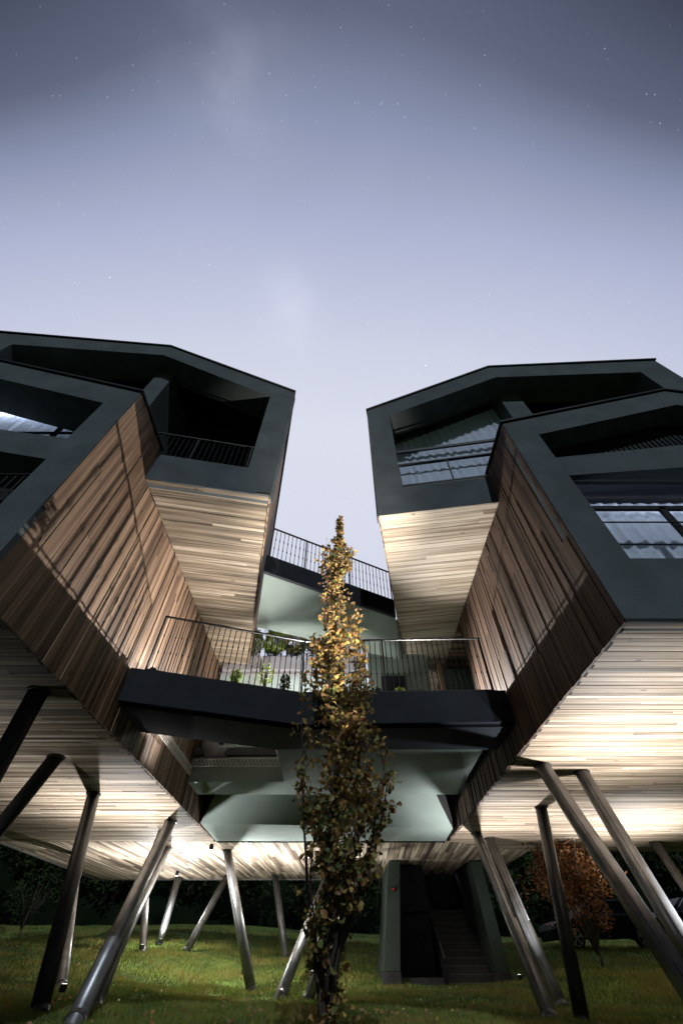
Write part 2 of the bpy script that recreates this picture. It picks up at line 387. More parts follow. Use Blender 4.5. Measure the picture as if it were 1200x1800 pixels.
def curtain(parent, X0, X1, fn, off, z0, z1, amp=.011, wl=.16):
    n = int((X1-X0)/.02); V = []; F = []
    for i in range(n+1):
        x = X0+(X1-X0)*i/n; k = amp*math.sin(2*math.pi*x/wl+1.3*math.sin(x*2.1))*(.6+.4*math.sin(x*3.7)); k += .02*math.sin(x*23)
        za = z1(x) if callable(z1) else z1
        V += [(x, fn(x)+off+k, z0), (x, fn(x)+off+k*.8, za)]
    for i in range(n): F.append((2*i, 2*i+2, 2*i+3, 2*i+1))
    return obj('curtain', V, F, CURT, parent, smooth=True)
def vline(parent, fn, X, z0, z1, off, w, name='frame_bar', m=BLK, d=.06):
    return MB().box((X-w/2, fn(X)+off-d/2, z0), (X+w/2, fn(X)+off+d/2, z1)).build(name, m, parent)
def hline(parent, fn, X0, X1, z, off, w, name='frame_bar', m=BLK, d=.06):
    return MB().beam(P(fn, X0, z, off), P(fn, X1, z, off), d, w).build(name, m, parent)
def pane(parent, fn, X0, X1, z0, z1, off):
    return obj('pane', [P(fn, X0, z0, off), P(fn, X1, z0, off), P(fn, X1, z1, off), P(fn, X0, z1, off)], [(0, 1, 2, 3)], GL, parent)
def baluster_mesh(h, r=.008):
    b = MB().tube([(0, 0, 0), (0, 0, h)], r, 6)
    for k in (.36, .66): b.tube([(0, 0, h*k-.035), (0, 0, h*k), (0, 0, h*k+.035)], [r, r*2.1, r], 6, False)
    me = D.meshes.new('baluster'); me.from_pydata([tuple(v) for v in b.V], [], b.F); me.materials.append(BLK); return me
def railing(label, line, z0, z1, step, posts, parent=None, group=None, r=.0105, inclined=None):
    """line: polyline of (x,y); posts: distances"""
    if parent is None: t = thing('railing', label, 'railing', (line[0][0], line[0][1], z0), group)
    else:
        t = D.objects.new('railing', None); COL.objects.link(t); t.location = Vector((line[0][0], line[0][1], z0))-WL[parent.name]; t.parent = parent; WL[t.name] = Vector((line[0][0], line[0][1], z0))
    me = baluster_mesh(z1-z0-.03, r); mb = MB(); mb2 = MB(); acc = 0; nxt = step
    for (a, b) in zip(line[:-1], line[1:]):
        A = Vector((a[0], a[1], z1)); B = Vector((b[0], b[1], z1)); L = (B-A).length
        mb.beam(A, B, .045, .03); mb2.beam(A-Vector((0, 0, z1-z0-.05)), B-Vector((0, 0, z1-z0-.05)), .03, .02)
        while nxt < acc+L:
            q = A.lerp(B, (nxt-acc)/L); q.z = z0; inst('baluster', me, q, t); nxt += step
        for p in posts:
            if acc <= p <= acc+L:
                q = A.lerp(B, (p-acc)/L); MB().box((q.x-.018, q.y-.018, z0-.05), (q.x+.018, q.y+.018, z1)).build('post', BLK, t)
        acc += L
    mb.build('handrail', BLK, t); mb2.build('bottom_rail', BLK, t)
    return t

XL = -4.37; XR = 3.68
# ================================================================== RIGHT FRONT HOUSE
H = thing('timber_house', 'front right timber house on stilts with big curtained window and dark gabled frame', 'house', (8, 8, 3), 'timber stilt houses')
RFo = [(XR, 3.0), (XR, 8.25), (8.49, 10.03), (13.3, 8.25), (13.3, 3.0)]
RFi = [(4.33, 4.08), (4.34, 7.76), (8.3, 9.22), (12.6, 7.76), (12.6, 4.08)]
ring(H, yRF, RFo, RFi, .53)
roof(H, yRF, [(XR-.04, 8.25), (8.49, 10.04), (13.35, 8.25)], -.05, lambda X: max(yRR(X)-.02, 4.6), .06)
slabpoly(H, 'floor_beam', yRF, [(4.33, 6.24), (12.6, 7.2), (12.6, 8.0), (8.3, 7.53), (4.33, 6.86)], .02, .5, STUC)
# beam underside wood
boards(H, [(4.35, 4.95, 6.22), (12.6, 4.95, 6.22), (12.6, 5.75, 6.22), (4.35, 5.75, 6.22)], (1, 0, 0), (0, 0, -1), (.12, .15), (0, .003), (2, 4), LWOOD, 0, joined='ceiling_boards', tones=(.2, .7), seed=3)
MB().box((4.3, 5.9, 3.4), (12.6, 6.0, 8.2)).build('room_wall', BACK, H)
MB().box((10.5, 6.05, 3.9), (14.2, 19.3, 9.6)).build('rear_volume', STUC, H)  # unseen block added to keep moonlight off the parked cars
MB().box((4.2, 4.98, 3.6), (4.32, 5.9, 8.2)).build('room_side_wall', STUC, H)
MB().box((4.34, 4.975, 3.9), (12.6, 5.9, 4.079)).build('room_floor', STUC, H)
Wn = D.objects.new('window', None); COL.objects.link(Wn); Wn.parent = H; Wn.location = Vector((8, 4.56, 4.1))-WL[H.name]; WL[Wn.name] = Vector((8, 4.56, 4.1))
hline(Wn, yRF, 4.33, 12.6, 4.12, .13, .09); hline(Wn, yRF, 4.33, 12.6, 5.39, .13, .09); hline(Wn, yRF, 4.33, 12.6, 6.19, .13, .06)
for X in (4.36, 5.66, 8.1, 10.4): vline(Wn, yRF, X, 4.1, 6.2 if X < 5 else 5.4, .13, .05 if X < 5 else .11)
for a, b_ in ((4.36, 5.6), (5.71, 8.05), (8.15, 10.35), (10.45, 12.6)):
    pane(Wn, yRF, a, b_, 4.15, 5.36, .14)
pane(Wn, yRF, 4.36, 12.6, 5.42, 6.18, .14)
hline(Wn, yRF, 4.33, 12.6, 4.94, .05, .02, 'guard_rod', d=.02); hline(Wn, yRF, 4.33, 12.6, 4.42, .05, .02, 'guard_rod', d=.02)
curtain(H, 4.4, 12.5, yRF, .6, 4.0, 6.1)
# slatted shutter in the upper opening
for i in range(60):
    x = 4.45+i*.137; zt = 7.74+(x-4.34)*.368 if x < 8.3 else 9.2-(x-8.3)*.34
    MB().box((x, 4.99, 6.6), (x+.085, 5.02, zt)).build('slat', BLK, H)
MB().box((4.36, 5.06, 6.5), (12.6, 5.1, 9.3)).build('shutter_backing', BACK, H)
# side wall with vertical planks
wall1 = [(XR, 4.47, 3.0), (XR, 10.68, 3.0), (XR, 10.68, 7.2), (XR, 5.92, 7.2), (XR, 5.9, 8.25), (XR, 4.47, 8.25)]
nW = (-1, 0, 0)
SWR = panel('side_wall', [(XR, 4.47, 3.0), (XR, 10.68, 3.0), (XR, 10.68, 7.19), (XR, 4.47, 7.19)], BACK, H, nW)
panel('side_wall', [(XR, 4.47, 7.2), (XR, 5.9, 7.2), (XR, 5.9, 8.22), (XR, 4.47, 8.22)], BACK, H, nW)
panel('side_wall', [(XR, 10.7, 3.0), (XR, 17.3, 3.0), (XR, 17.3, 4.0), (XR, 10.7, 4.0)], BACK, H, nW)
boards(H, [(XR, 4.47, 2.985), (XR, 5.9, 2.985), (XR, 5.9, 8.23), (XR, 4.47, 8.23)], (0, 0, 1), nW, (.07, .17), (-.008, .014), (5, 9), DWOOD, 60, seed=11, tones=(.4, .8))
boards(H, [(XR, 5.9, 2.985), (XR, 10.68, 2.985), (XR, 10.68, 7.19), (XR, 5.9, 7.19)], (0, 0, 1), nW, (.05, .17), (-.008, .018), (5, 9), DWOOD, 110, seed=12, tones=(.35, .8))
boards(H, [(XR, 10.68, 2.985), (XR, 17.3, 2.985), (XR, 17.3, 3.55), (XR, 10.68, 3.55)], (0, 0, 1), nW, (.08, .17), (-.02, .02), (2.5, 5.5), DWOOD, 0, seed=13)
# soffit
sofR = [(XR+.055, 4.46, 3.0), (14, 4.46, 3.0), (14, 19.5, 3.0), (7, 19.5, 3.0), (XR+.055, 17.75, 3.0)]
SR = panel('soffit', sofR, BACK, H, (0, 0, -1))
boards(H, sofR, (1, .0, 0), (0, 0, -1), (.09, .14), (-.003, .004), (3, 6), LWOOD, 200, seed=21, gap=.008, tones=(.45, .85), focus=(5, 5, 0))
MB().beam((XR, 4.45, 2.99), (13.3, 4.45, 2.99), .04, .05).build('edge_trim', BLK, H)
MB().box((XR+.05, 5.95, 3.1), (13.9, 19.4, 3.9)).build('floor_slab', BACK, H)
# room behind (return wall at the back of the terrace)
MB().box((XR, 10.72, 4.1), (XR+3, 10.85, 7.15)).build('return_wall', BACK, H)

# ================================================================== RIGHT REAR HOUSE
H = thing('timber_house', 'rear right timber house with pale lit board underside and curtained corner window', 'house', (5.5, 9, 7.2), 'timber stilt houses')
RRo = [(.88, 7.2), (.9, 12.69), (5.47, 14.76), (10.43, 13.36), (10.43, 7.2)]
RRi = [(1.56, 8.18), (1.6, 12.15), (5.48, 13.85), (9.64, 12.67), (9.64, 8.18)]
ring(H, yRR, RRo, RRi, 1.0)
ybR = lambda X: 17.0
roof(H, yRR, [(.84, 12.69), (5.47, 14.78), (10.47, 13.36)], -.05, ybR, .07, xb=lambda x: 3.0 if x < 2 else x)
slabpoly(H, 'party_post', yRR, [(5.65, 8.1), (6.3, 8.1), (6.3, 13.7), (5.65, 13.82)], .64, 1.2, STUC)
MB().prism([(1.45, 8.45, 7.4), (9.9, 8.45, 7.4), (9.9, 8.45, 13.2), (5.48, 8.45, 14.5), (1.45, 8.45, 12.7)], (0, .1, 0)).build('room_wall', BACK, H)
MB().box((1.3, 7.35, 7.4), (1.45, 8.5, 12)).build('room_side_wall', BACK, H)
MB().box((10.33, 5.1, 7.2), (10.43, 17, 13.3)).build('side_wall', STUC, H)
# inner splayed wall: (.88,6.34) -> (3.0,17)
MB().prism([(.98, 6.6, 7.245), (3.03, 16.9, 7.245), (3.2, 16.9, 7.245), (1.15, 6.6, 7.245)], (0, 0, 5.3)).build('side_wall', FASC, H)
boards(H, [(.88, 6.36, 7.185), (2.97, 16.9, 7.185), (2.97, 16.9, 12.6), (.88, 6.36, 12.6)], (0, 0, 1), (-1, .2, 0), (.1, .16), (-.004, .004), (3, 6), RWOOD, 0, seed=31)
Wn = D.objects.new('window', None); COL.objects.link(Wn); Wn.parent = H; w0 = Vector((3.5, 6.9, 8.2)); Wn.location = w0-WL[H.name]; WL[Wn.name] = w0
of = 1.0
topz = lambda x: 12.15+(x-1.6)*.438
hline(Wn, yRR, 1.56, 5.65, 9.5, of, .07); hline(Wn, yRR, 1.56, 5.65, 11.35, of, .12); hline(Wn, yRR, 1.56, 5.65, 10.55, of, .03)
MB().beam(P(yRR, 1.6, 12.1, of), P(yRR, 5.6, topz(5.6)-.05, of), .08, .1).build('frame_bar', BLK, Wn)
vline(Wn, yRR, 1.6, 8.2, 12.1, of, .06)
obj('pane', [P(yRR, 1.6, 8.2, of+.01), P(yRR, 5.65, 8.2, of+.01), P(yRR, 5.65, 13.85, of+.01), P(yRR, 1.6, 12.1, of+.01)], [(0, 1, 2, 3)], GL, Wn)
curtain(H, 1.5, 5.65, yRR, 1.2, 8.0, lambda x: topz(x)-.15, .014, .2)
MB().prism([P(yRR, 1.5, 8.1, 1.005), P(yRR, 9.7, 8.1, 1.005), P(yRR, 9.7, 8.1, 2.0), P(yRR, 1.5, 8.1, 2.0)], (0, 0, .079)).build('room_floor', STUC, H)
# guard in front of the sill
G = D.objects.new('guard', None); COL.objects.link(G); G.parent = H; w0 = Vector((3, 6.1, 8.2)); G.location = w0-WL[H.name]; WL[G.name] = w0
hline(G, yRR, 1.57, 9.6, 9.36, .12, .05, 'guard_rail'); hline(G, yRR, 1.57, 9.6, 8.88, .12, .015, 'guard_rod', d=.02); hline(G, yRR, 1.57, 9.6, 8.4, .12, .015, 'guard_rod', d=.02); hline(G, yRR, 1.57, 9.6, 8.22, .05, .06, 'sill')
for X in (1.6, 2.92, 4.25): vline(G, yRR, X, 8.2, 9.36, .12, .03, 'guard_post', d=.03)
# soffit boards
sof = [(.91, 6.34, 7.2), (XR-.01, 5.91, 7.2), (XR-.01, 10.7, 7.2), (XR-.01, 15.5, 7.2), (2.72, 15.5, 7.2)]
boards(H, sof, (1, -.156, 0), (0, 0, -1), (.12, .17), (-.003, .006), (3, 6), LWOOD, 60, seed=33, gap=.008, tones=(.15, .4))
panel('soffit', sof, BACK, H, (0, 0, -1))
sof2 = [(XR, 10.72, 7.18), (7.5, 10.72, 7.18), (7.5, 15.5, 7.18), (XR, 15.5, 7.18)]
boards(H, sof2, (1, 0, 0), (0, 0, -1), (.12, .17), (0, .006), (1.6, 4.0), RWOOD, 0, seed=34)
MB().prism([(1.15, 7.0, 7.24), (10.3, 7.0, 7.24), (10.3, 16.9, 7.24), (3.1, 16.9, 7.24)], (0, 0, .1)).build('floor_slab', BACK, H)

# ================================================================== LEFT FRONT HOUSE
H = thing('timber_house', 'front left timber house cut by the left edge, its plank wall striped by railing shadows', 'house', (-8, 8, 3), 'timber stilt houses')
LFo = [(XL, 3.0), (XL, 8.3), (-8.9, 10.27), (-13.5, 8.3), (-13.5, 3.0)]
LFi = [(-4.99, 4.1), (-4.98, 7.81), (-8.9, 9.47), (-12.9, 7.8), (-12.9, 4.1)]
ring(H, yLF, LFo, LFi, 1.0)
roof(H, yLF, [(XL+.04, 8.3), (-8.9, 10.28), (-13.55, 8.3)], -.05, lambda X: max(yLR(X)-.02, 3.9), .06)
slabpoly(H, 'floor_beam', yLF, [(-4.99, 6.39), (-12.9, 8.2), (-12.9, 7.4), (-8.9, 6.7), (-4.99, 5.71)], .02, .9, STUC)
MB().box((-12.9, 5.15, 3.4), (-4.5, 5.2, 8.4)).build('room_wall', BACK, H)
MB().box((-13.6, 5.25, 3.9), (-10.97, 19, 9.8)).build('rear_volume', STUC, H)  # unseen block added to keep moonlight off the back-left lawn
MB().box((-5.0, 4.74, 3.4), (-4.8, 5.15, 8)).build('room_side_wall', BACK, H)
Wn = D.objects.new('window', None); COL.objects.link(Wn); Wn.parent = H; w0 = Vector((-7, 4.75, 6.4)); Wn.location = w0-WL[H.name]; WL[Wn.name] = w0
hline(Wn, yLF, -12.9, -5, 7.9, 1.02, .1); hline(Wn, yLF, -12.9, -5, 8.35, 1.02, .03)
for X in (-5.05, -6.75, -9.3): vline(Wn, yLF, X, 6.3, 9.3, 1.02, .1)
obj('pane', [P(yLF, -12.9, 6.4, 1.03), P(yLF, -5, 6.4, 1.03), P(yLF, -5, 9.4, 1.03), P(yLF, -12.9, 9.4, 1.03)], [(0, 1, 2, 3)], GL, Wn)
curtain(H, -9.6, -5.05, yLF, 1.2, 7.0, 9.75, .011, .2)
railing('', [(-12.8, 3.86), (-5.0, 3.86)], 4.12, 5.42, .14, (), parent=H)
nL = (1, 0, 0)
panel('side_wall', [(XL, 3.75, 3.0), (XL, 17.4, 3.0), (XL, 17.4, 7.19), (XL, 3.75, 7.19)], BACK, H, nL)
panel('side_wall', [(XL, 3.75, 7.2), (XL, 5.2, 7.2), (XL, 5.2, 8.27), (XL, 3.75, 8.27)], BACK, H, nL)
boards(H, [(XL, 3.75, 2.985), (XL, 5.21, 2.985), (XL, 5.21, 8.28), (XL, 3.75, 8.28)], (0, 0, 1), nL, (.13, .19), (-.006, .010), (4, 9), RWOOD, 60, seed=41, tones=(.1, .6))
boards(H, [(XL, 5.21, 2.985), (XL, 9, 2.985), (XL, 9, 7.19), (XL, 5.21, 7.19)], (0, 0, 1), nL, (.09, .17), (-.008, .014), (4, 9), RWOOD, 90, seed=42, tones=(.1, .8))
boards(H, [(XL, 9, 2.985), (XL, 17.4, 2.985), (XL, 17.4, 7.19), (XL, 9, 7.19)], (0, 0, 1), nL, (.06, .16), (-.008, .02), (4, 9), RWOOD, 60, seed=43, tones=(.1, .9))
sofL = [(XL-.055, 3.74, 3.0), (XL-.055, 17.75, 3.0), (-11.9, 17.75, 3.0), (-11.9, 3.74, 3.0)]
panel('soffit', sofL, BACK, H, (0, 0, -1))
boards(H, sofL, (1, 0, 0), (0, 0, -1), (.09, .14), (-.003, .004), (3, 6), LWOOD, 60, seed=51, gap=.008, tones=(.45, 1.05), focus=(-5, 6, 0))
MB().box((-11.8, 5.3, 3.1), (XL-.1, 17.7, 3.9)).build('floor_slab', BACK, H)
MB().beam((-11.92, 3.7, 3.0), (-11.92, 26.2, 3.0), .03, .08).build('edge_trim', METAL, H)

# ================================================================== LEFT REAR HOUSE
H = thing('timber_house', 'rear left timber house with open dark loggia and railing above amber board underside', 'house', (-5, 9, 7.2), 'timber stilt houses')
LRo = [(-1.64, 7.2), (-1.58, 12.84), (-6.16, 14.77), (-10.93, 13.4), (-10.93, 7.2)]
LRi = [(-2.3, 8.17), (-2.31, 12.23), (-6.14, 13.97), (-10.2, 12.74), (-10.2, 8.17)]
ring(H, yLR, LRo, LRi, 1.0)
roof(H, yLR, [(-1.54, 12.84), (-6.16, 14.79), (-10.97, 13.4)], -.05, lambda X: 17., .07, xb=lambda x: -4.05 if x > -2 else x)
slabpoly(H, 'party_post', yLR, [(-5.9, 8.1), (-6.42, 8.1), (-6.42, 13.8), (-5.9, 13.8)], .6, 1.8, STUC)
MB().prism([(-10.8, 7.6, 7.4), (-2.25, 7.6, 7.4), (-2.25, 7.6, 13.0), (-6.16, 7.6, 14.6), (-10.8, 7.6, 13.2)], (0, .1, 0)).build('room_wall', FASC, H)
MB().box((-10.93, 4.3, 7.2), (-10.83, 17, 13.3)).build('side_wall', STUC, H)
MB().prism([(-1.75, 6.0, 7.245), (-4.09, 16.9, 7.245), (-4.23, 16.9, 7.245), (-1.89, 6.0, 7.245)], (0, 0, 5.3)).build('side_wall', FASC, H)
boards(H, [(-1.645, 5.78, 7.185), (-3.95, 16.4, 7.185), (-3.95, 16.4, 12.55), (-1.6, 5.78, 12.7)], (0, 0, 1), (1, .2165, 0), (.1, .16), (-.004, .004), (3, 6), RWOOD, 0, seed=61)
railing('', [(-5.15, yLR(-5.15)+.14), (-2.33, yLR(-2.33)+.14)], 8.2, 9.3, .13, (1.4, 2.8), parent=H)
sof = [(-1.68, 5.72, 7.2), (XL+.01, 5.24, 7.2), (XL+.01, 15.5, 7.2), (-3.79, 15.5, 7.2)]
boards(H, sof, (1, .1875, 0), (0, 0, -1), (.12, .17), (-.003, .006), (3, 6), LWOOD, 60, seed=63, gap=.008, tones=(.5, .85))
panel('soffit', sof, BACK, H, (0, 0, -1))
MB().prism([(-10.8, 6.9, 7.24), (-2.1, 6.9, 7.24), (-4.15, 16.9, 7.24), (-10.8, 16.9, 7.24)], (0, 0, .1)).build('floor_slab', BACK, H)

# ================================================================== REAR WOOD SOFFIT (link building)
H = thing('link_building', 'low rear building part with weathered board underside joining both sides', 'building', (-3, 20, 3))
so3 = [(-11.9, 17.77, 3.0), (XR-.1, 17.77, 3.0), (7.0, 19.5, 3.0), (6.97, 22.2, 3.0), (3, 26.2, 3.0), (-11.9, 26.2, 3.0)]
boards(H, so3, (.04, 1, 0), (0, 0, -1), (.12, .2), (-.004, .005), (2.0, 4.5), DIAG, 0, seed=71, tones=(.2, 1.1))
panel('soffit', so3, BACK, H, (0, 0, -1))
MB().prism([(p[0], p[1]-.01, 3.12) for p in so3], (0, 0, 3.6)).build('wall', STUC, H)
for a, b_ in (((-11.9, 26.22), (3, 26.22)), ((3, 26.22), (6.97, 22.22))):
    MB().beam((a[0], a[1], 3.0), (b_[0], b_[1], 3.0), .03, .08).build('edge_trim', METAL, H)

# ================================================================== LOWER TERRACE
T = thing('terrace_platform', 'dark terrace platform bridging the two front houses, with rectangular opening and green underside', 'terrace', (-.4, 11, 3.5))
A, B, Cc = (-4.33, 7.79), (-.9, 8.95), (3.64, 8.8)
zb, zt = 3.46, 4.1
# fascia
for (a, b_) in ((A, B), (B, Cc)):
    MB().prism([(a[0], a[1], zb), (b_[0], b_[1], zb), (b_[0], b_[1]+.12, zb), (a[0], a[1]+.12, zb)], (0, 0, zt-zb+.02)).build('fascia', FASC, T)
hA, hB, hC, hD = (-4.30, 9.22), (-1.54, 10.26), (-1.61, 12.97), (-4.30, 13.0)
def slab(pts, z0, z1, m, name, par): return MB().prism([(p[0], p[1], z0) for p in pts], (0, 0, z1-z0)).build(name, m, par)
y12 = lambda x: A[1]+.122+(B[1]-A[1])*(x-A[0])/(B[0]-A[0])
slab([(A[0], y12(A[0])), (hB[0], y12(hB[0])), hB, hA], 3.5, 4.08, STUCP, 'slab', T)
slab([(hB[0], y12(hB[0])), (B[0], B[1]+.122), (B[0], 14.2), (-1.6, 14.2), hC, hB], 3.5, 4.08, STUCP, 'slab', T)
slab([(B[0]+.001, B[1]+.122), (3.36, 8.93), (3.46, 14.2), (B[0]+.001, 14.2)], 3.5, 4.08, STUCP, 'slab', T)
slab([hD, hC, (-1.605, 14.2), (-4.30, 14.2)], 3.5, 4.08, STUCP, 'slab', T)
slab([(3.361, 8.93), (3.64, 8.93), (3.64, 14.2), (3.461, 14.2)], 3.9, 4.07, BACK, 'gutter', T)
ylo = zb-.0
MB().prism([(A[0], y12(A[0]), 3.40), (hB[0], y12(hB[0]), 3.40), (hB[0], hB[1]-.02, 3.40), (hA[0]-.03, hA[1]-.02, 3.40)], (0, 0, .099)).build('edge_beam', FASC, T)  # black strips added below the slab to darken the band behind the fascia
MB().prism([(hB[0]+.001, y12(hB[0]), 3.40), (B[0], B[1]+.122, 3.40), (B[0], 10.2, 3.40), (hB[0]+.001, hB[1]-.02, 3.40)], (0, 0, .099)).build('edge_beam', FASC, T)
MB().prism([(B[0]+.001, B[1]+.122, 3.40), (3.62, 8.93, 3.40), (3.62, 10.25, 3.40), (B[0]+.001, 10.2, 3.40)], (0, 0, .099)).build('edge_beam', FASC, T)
# folded rear underside
obj('underside_fold', [(-3.62, 14.22, 3.95), (2.65, 14.22, 3.95), (3.55, 15.95, 3.02), (-4.33, 15.25, 3.02), (3.6, 17.7, 3.0), (-4.35, 17.7, 3.0)], [(0, 3, 2, 1), (3, 5, 4, 2)], STUCP, T)
obj('fold_cheek', [(-3.62, 14.22, 3.95), (-4.33, 15.25, 3.02), (-4.33, 14.22, 3.95), (-4.33, 15.25, 3.95)], [(0, 1, 3, 2)], BACK, T)
obj('fold_cheek', [(2.65, 14.22, 3.95), (3.55, 15.95, 3.02), (3.64, 14.22, 3.97), (3.64, 15.95, 3.97)], [(0, 2, 3, 1)], BACK, T)
slab([(-4.3, 14.21), (3.6, 14.21), (3.6, 17.7), (-4.3, 17.7)], 3.98, 4.08, BACK, 'slab', T)
MB().beam((-4.33, 17.74, 3.0), (3.6, 17.74, 3.0), .03, .06).build('edge_trim', BLK, T)
MB().beam((-4.33, 13.15, 4.3), (-1.6, 13.15, 4.3), .2, .2).build('kerb', STONE, T)

railing('long black terrace railing along the lower platform in front of the plants', [(-4.12, 7.96), (-.9, 9.03), (3.45, 8.9)], 4.12, 5.47, .128, (.02, 3.37, 5.3, 7.7))
# safety nets
def net(label, A, B, z0, z1, cell=.1):
    A = Vector(A+(0,)); B = Vector(B+(0,)); L = (B-A).length; d = (B-A)/L; nx_ = max(1, int(L/cell)); nz = max(1, int((z1-z0)/cell)); m_ = MB()
    R = random.Random(int(L*100)); pts = {}
    for i in range(nx_+1):
        for j in range(nz+1):
            sx = (i+(.5 if j % 2 else 0)+R.uniform(-.12, .12))*L/nx_; pts[i, j] = A+d*min(L, max(0, sx))+Vector((0, R.uniform(-.02, .02), z0+(z1-z0)*j/nz))
    for (i, j), p in pts.items():
        for q in ((i, j+1), (i+(1 if j % 2 else -1), j+1)):
            if q in pts: m_.tube([p, pts[q]], .009, 4, False)
        if j in (0, nz) and (i+1, j) in pts: m_.tube([p, pts[i+1, j]], .012, 4, False)
    return tag(m_.build('safety_net', ROPE), label, 'net', 'rope nets round the openings')
net('pale rope net along the plank wall edge of the platform opening', (-4.24, 9.25), (-4.24, 12.9), 3.62, 3.84)
net('pale rope net along the rear edge of the platform opening', (-4.2, 12.92), (-1.7, 12.92), 3.86, 4.05)
net('pale rope net on the side of the opening nearest the slender tree', (-1.66, 10.4), (-1.66, 12.8), 3.7, 4.02)
net('narrow upright rope net beside the left end of the lit terrace plants', (-2.72, 11.2), (-2.5, 11.3), 4.3, 6.9)

# ================================================================== UPPER WALKWAY
T = thing('walkway', 'upper walkway between the rear houses with black fascia and pale green underside', 'walkway', (-.3, 9.5, 7))
wf = [(-2.06, 8.04), (1.62, 10.08)]
MB().prism([(wf[0][0], wf[0][1], 6.94), (wf[1][0], wf[1][1], 6.94), (wf[1][0], wf[1][1]+.12, 6.94), (wf[0][0], wf[0][1]+.12, 6.94)], (0, 0, .58)).build('fascia', FASC, T)
bk = [(1.95, 12.65), (-2.62, 10.7)]
slab([(-2.06, 8.17), (1.62, 10.21), bk[0], bk[1]], 6.97, 7.48, STUCP, 'slab', T)
railing('upper black railing on the walkway between the rear houses against the sky', [(-2.02, 8.12), (1.66, 10.16)], 7.5, 8.66, .128, (.02, 1.1, 2.6, 4.1))

# terrace back walls
T = thing('retaining_wall', 'pale plaster wall behind the terrace plants below the grey planter', 'wall', (-1.5, 13, 4.1))
MB().box((-4.3, 13.6, 4.1), (.9, 13.75, 6.96)).build('wall_face', PALE, T)
MB().box((-4.3, 13.5, 6.9), (.9, 13.8, 6.98)).build('coping', PLANTG, T)
T = thing('garden_wall', 'dark green wall at the back of the terrace right of the slender tree', 'wall', (2, 13, 4.1))
MB().box((.9, 12.7, 4.1), (2.9, 12.85, 8.6)).build('wall_face', STUCP, T)
MB().box((1.3, 12.66, 4.1), (2.1, 12.7, 6.4)).build('door', FASC, T)
T = thing('terrace_door', 'dark green panelled door beside the right front house end wall on the terrace', 'door', (4.2, 11.9, 4.1))
for i in range(4): MB().box((3.35+i*.3, 12.6, 4.1), (3.63+i*.3, 12.66, 6.6)).build('panel', TOWER, T)
MB().box((3.2, 12.6, 4.1), (3.33, 12.7, 6.8)).build('jamb', RWOOD, T)
T = thing('timber_wall', 'shaded timber wall closing the terrace behind the right railing', 'wall', (3, 15.4, 4.1))
boards(T, [(2.6, 15.3, 4.1), (5.5, 15.3, 4.1), (5.5, 15.3, 7.15), (2.6, 15.3, 7.15)], (1, 0, 0), (0, -1, 0), (.12, .17), (0, .006), (1.6, 4.0), RWOOD, 40, seed=81)
MB().box((2.6, 15.34, 4.1), (5.5, 15.4, 7.15)).build('backing', BACK, T)
T = thing('timber_wall', 'dark vertical board wall seen up through the platform opening', 'wall', (-3, 16, 4.1))
boards(T, [(-4.3, 16.2, 4.1), (-1.2, 16.2, 4.1), (-1.2, 16.2, 7.0), (-4.3, 16.2, 7.0)], (0, 0, 1), (0, -1, 0), (.1, .16), (0, .02), (2.6, 4.0), DWOOD, 30, seed=82)
MB().box((-4.3, 16.24, 4.1), (-1.2, 16.3, 7.0)).build('backing', BACK, T)
T = thing('round_pot', 'large round grey pot behind the kerb of the platform opening', 'pot', (-3.65, 13.9, 4.1))
b_ = MB().lathe((-3.75, 13.3, 4.08), [(.2, 0), (.38, .12), (.47, .35), (.48, .5), (.42, .75), (.3, .9)], 32).build('bowl', PLANTG, T, smooth=True)
MB().lathe((-3.75, 13.3, 4.96), [(.29, 0), (.31, .04), (.28, .06)], 32).build('rim', PLANTG, T, smooth=True)

# planters
for i, (x0, x1, lab) in enumerate(((-4.2, -2.9, 'grey planter box at the left, half behind the rear house wall'), (-2.85, -1.35, 'grey planter box with a tall hedge above the pale wall'), (-1.3, .85, 'grey planter box partly hidden by the slender tree top'))):
    T = thing('planter_box', lab, 'planter', ((x0+x1)/2, 13.6, 6.98), 'planter boxes on the retaining wall')
    MB().box((x0, 13.35, 6.985), (x1, 13.85, 7.5)).build('box', PLANTG, T, bevel=.015)
    MB().box((x0+.03, 13.38, 7.49), (x1-.03, 13.82, 7.53)).build('soil', STONE, T)

# ------------------------------------------------------------------ leaves
def leaf_shape(kind):
    if kind == 'oak':
        prof = [(0, 0), (.10, .12), (.26, .20), (.20, .32), (.36, .46), (.27, .56), (.36, .70), (.20, .82), (.10, .96), (0, 1.04)]
    elif kind == 'small': prof = [(0, 0), (.22, .3), (.24, .6), (0, 1)]
    else: prof = [(0, 0), (.28, .5), (0, 1)]
    return prof
def leaf_geo(kind, fold=.25):
    pr = leaf_shape(kind); n = len(pr); V = [(x, y, fold*x+.12*math.sin(y*3)) for x, y in pr]+[(-x, y, fold*x+.12*math.sin(y*3)) for x, y in pr[1:-1]]
    V += [] ; mid = [(0, y, .12*math.sin(y*3)) for x, y in pr[1:-1]]
    V += mid; o1 = n; o2 = n+n-2
    F = []
    c = [0]+[o2+i for i in range(n-2)]+[n-1]; r = list(range(n)); l = [0]+[o1+i for i in range(n-2)]+[n-1]
    for i in range(n-1):
        for side, s in ((r, 1), (l, -1)):
            f = []
            for k in (c[i], side[i], side[i+1], c[i+1]):
                if k not in f: f.append(k)
            if len(f) > 2: F.append(tuple(f if s == 1 else f[::-1]))
    return np.array(V), F
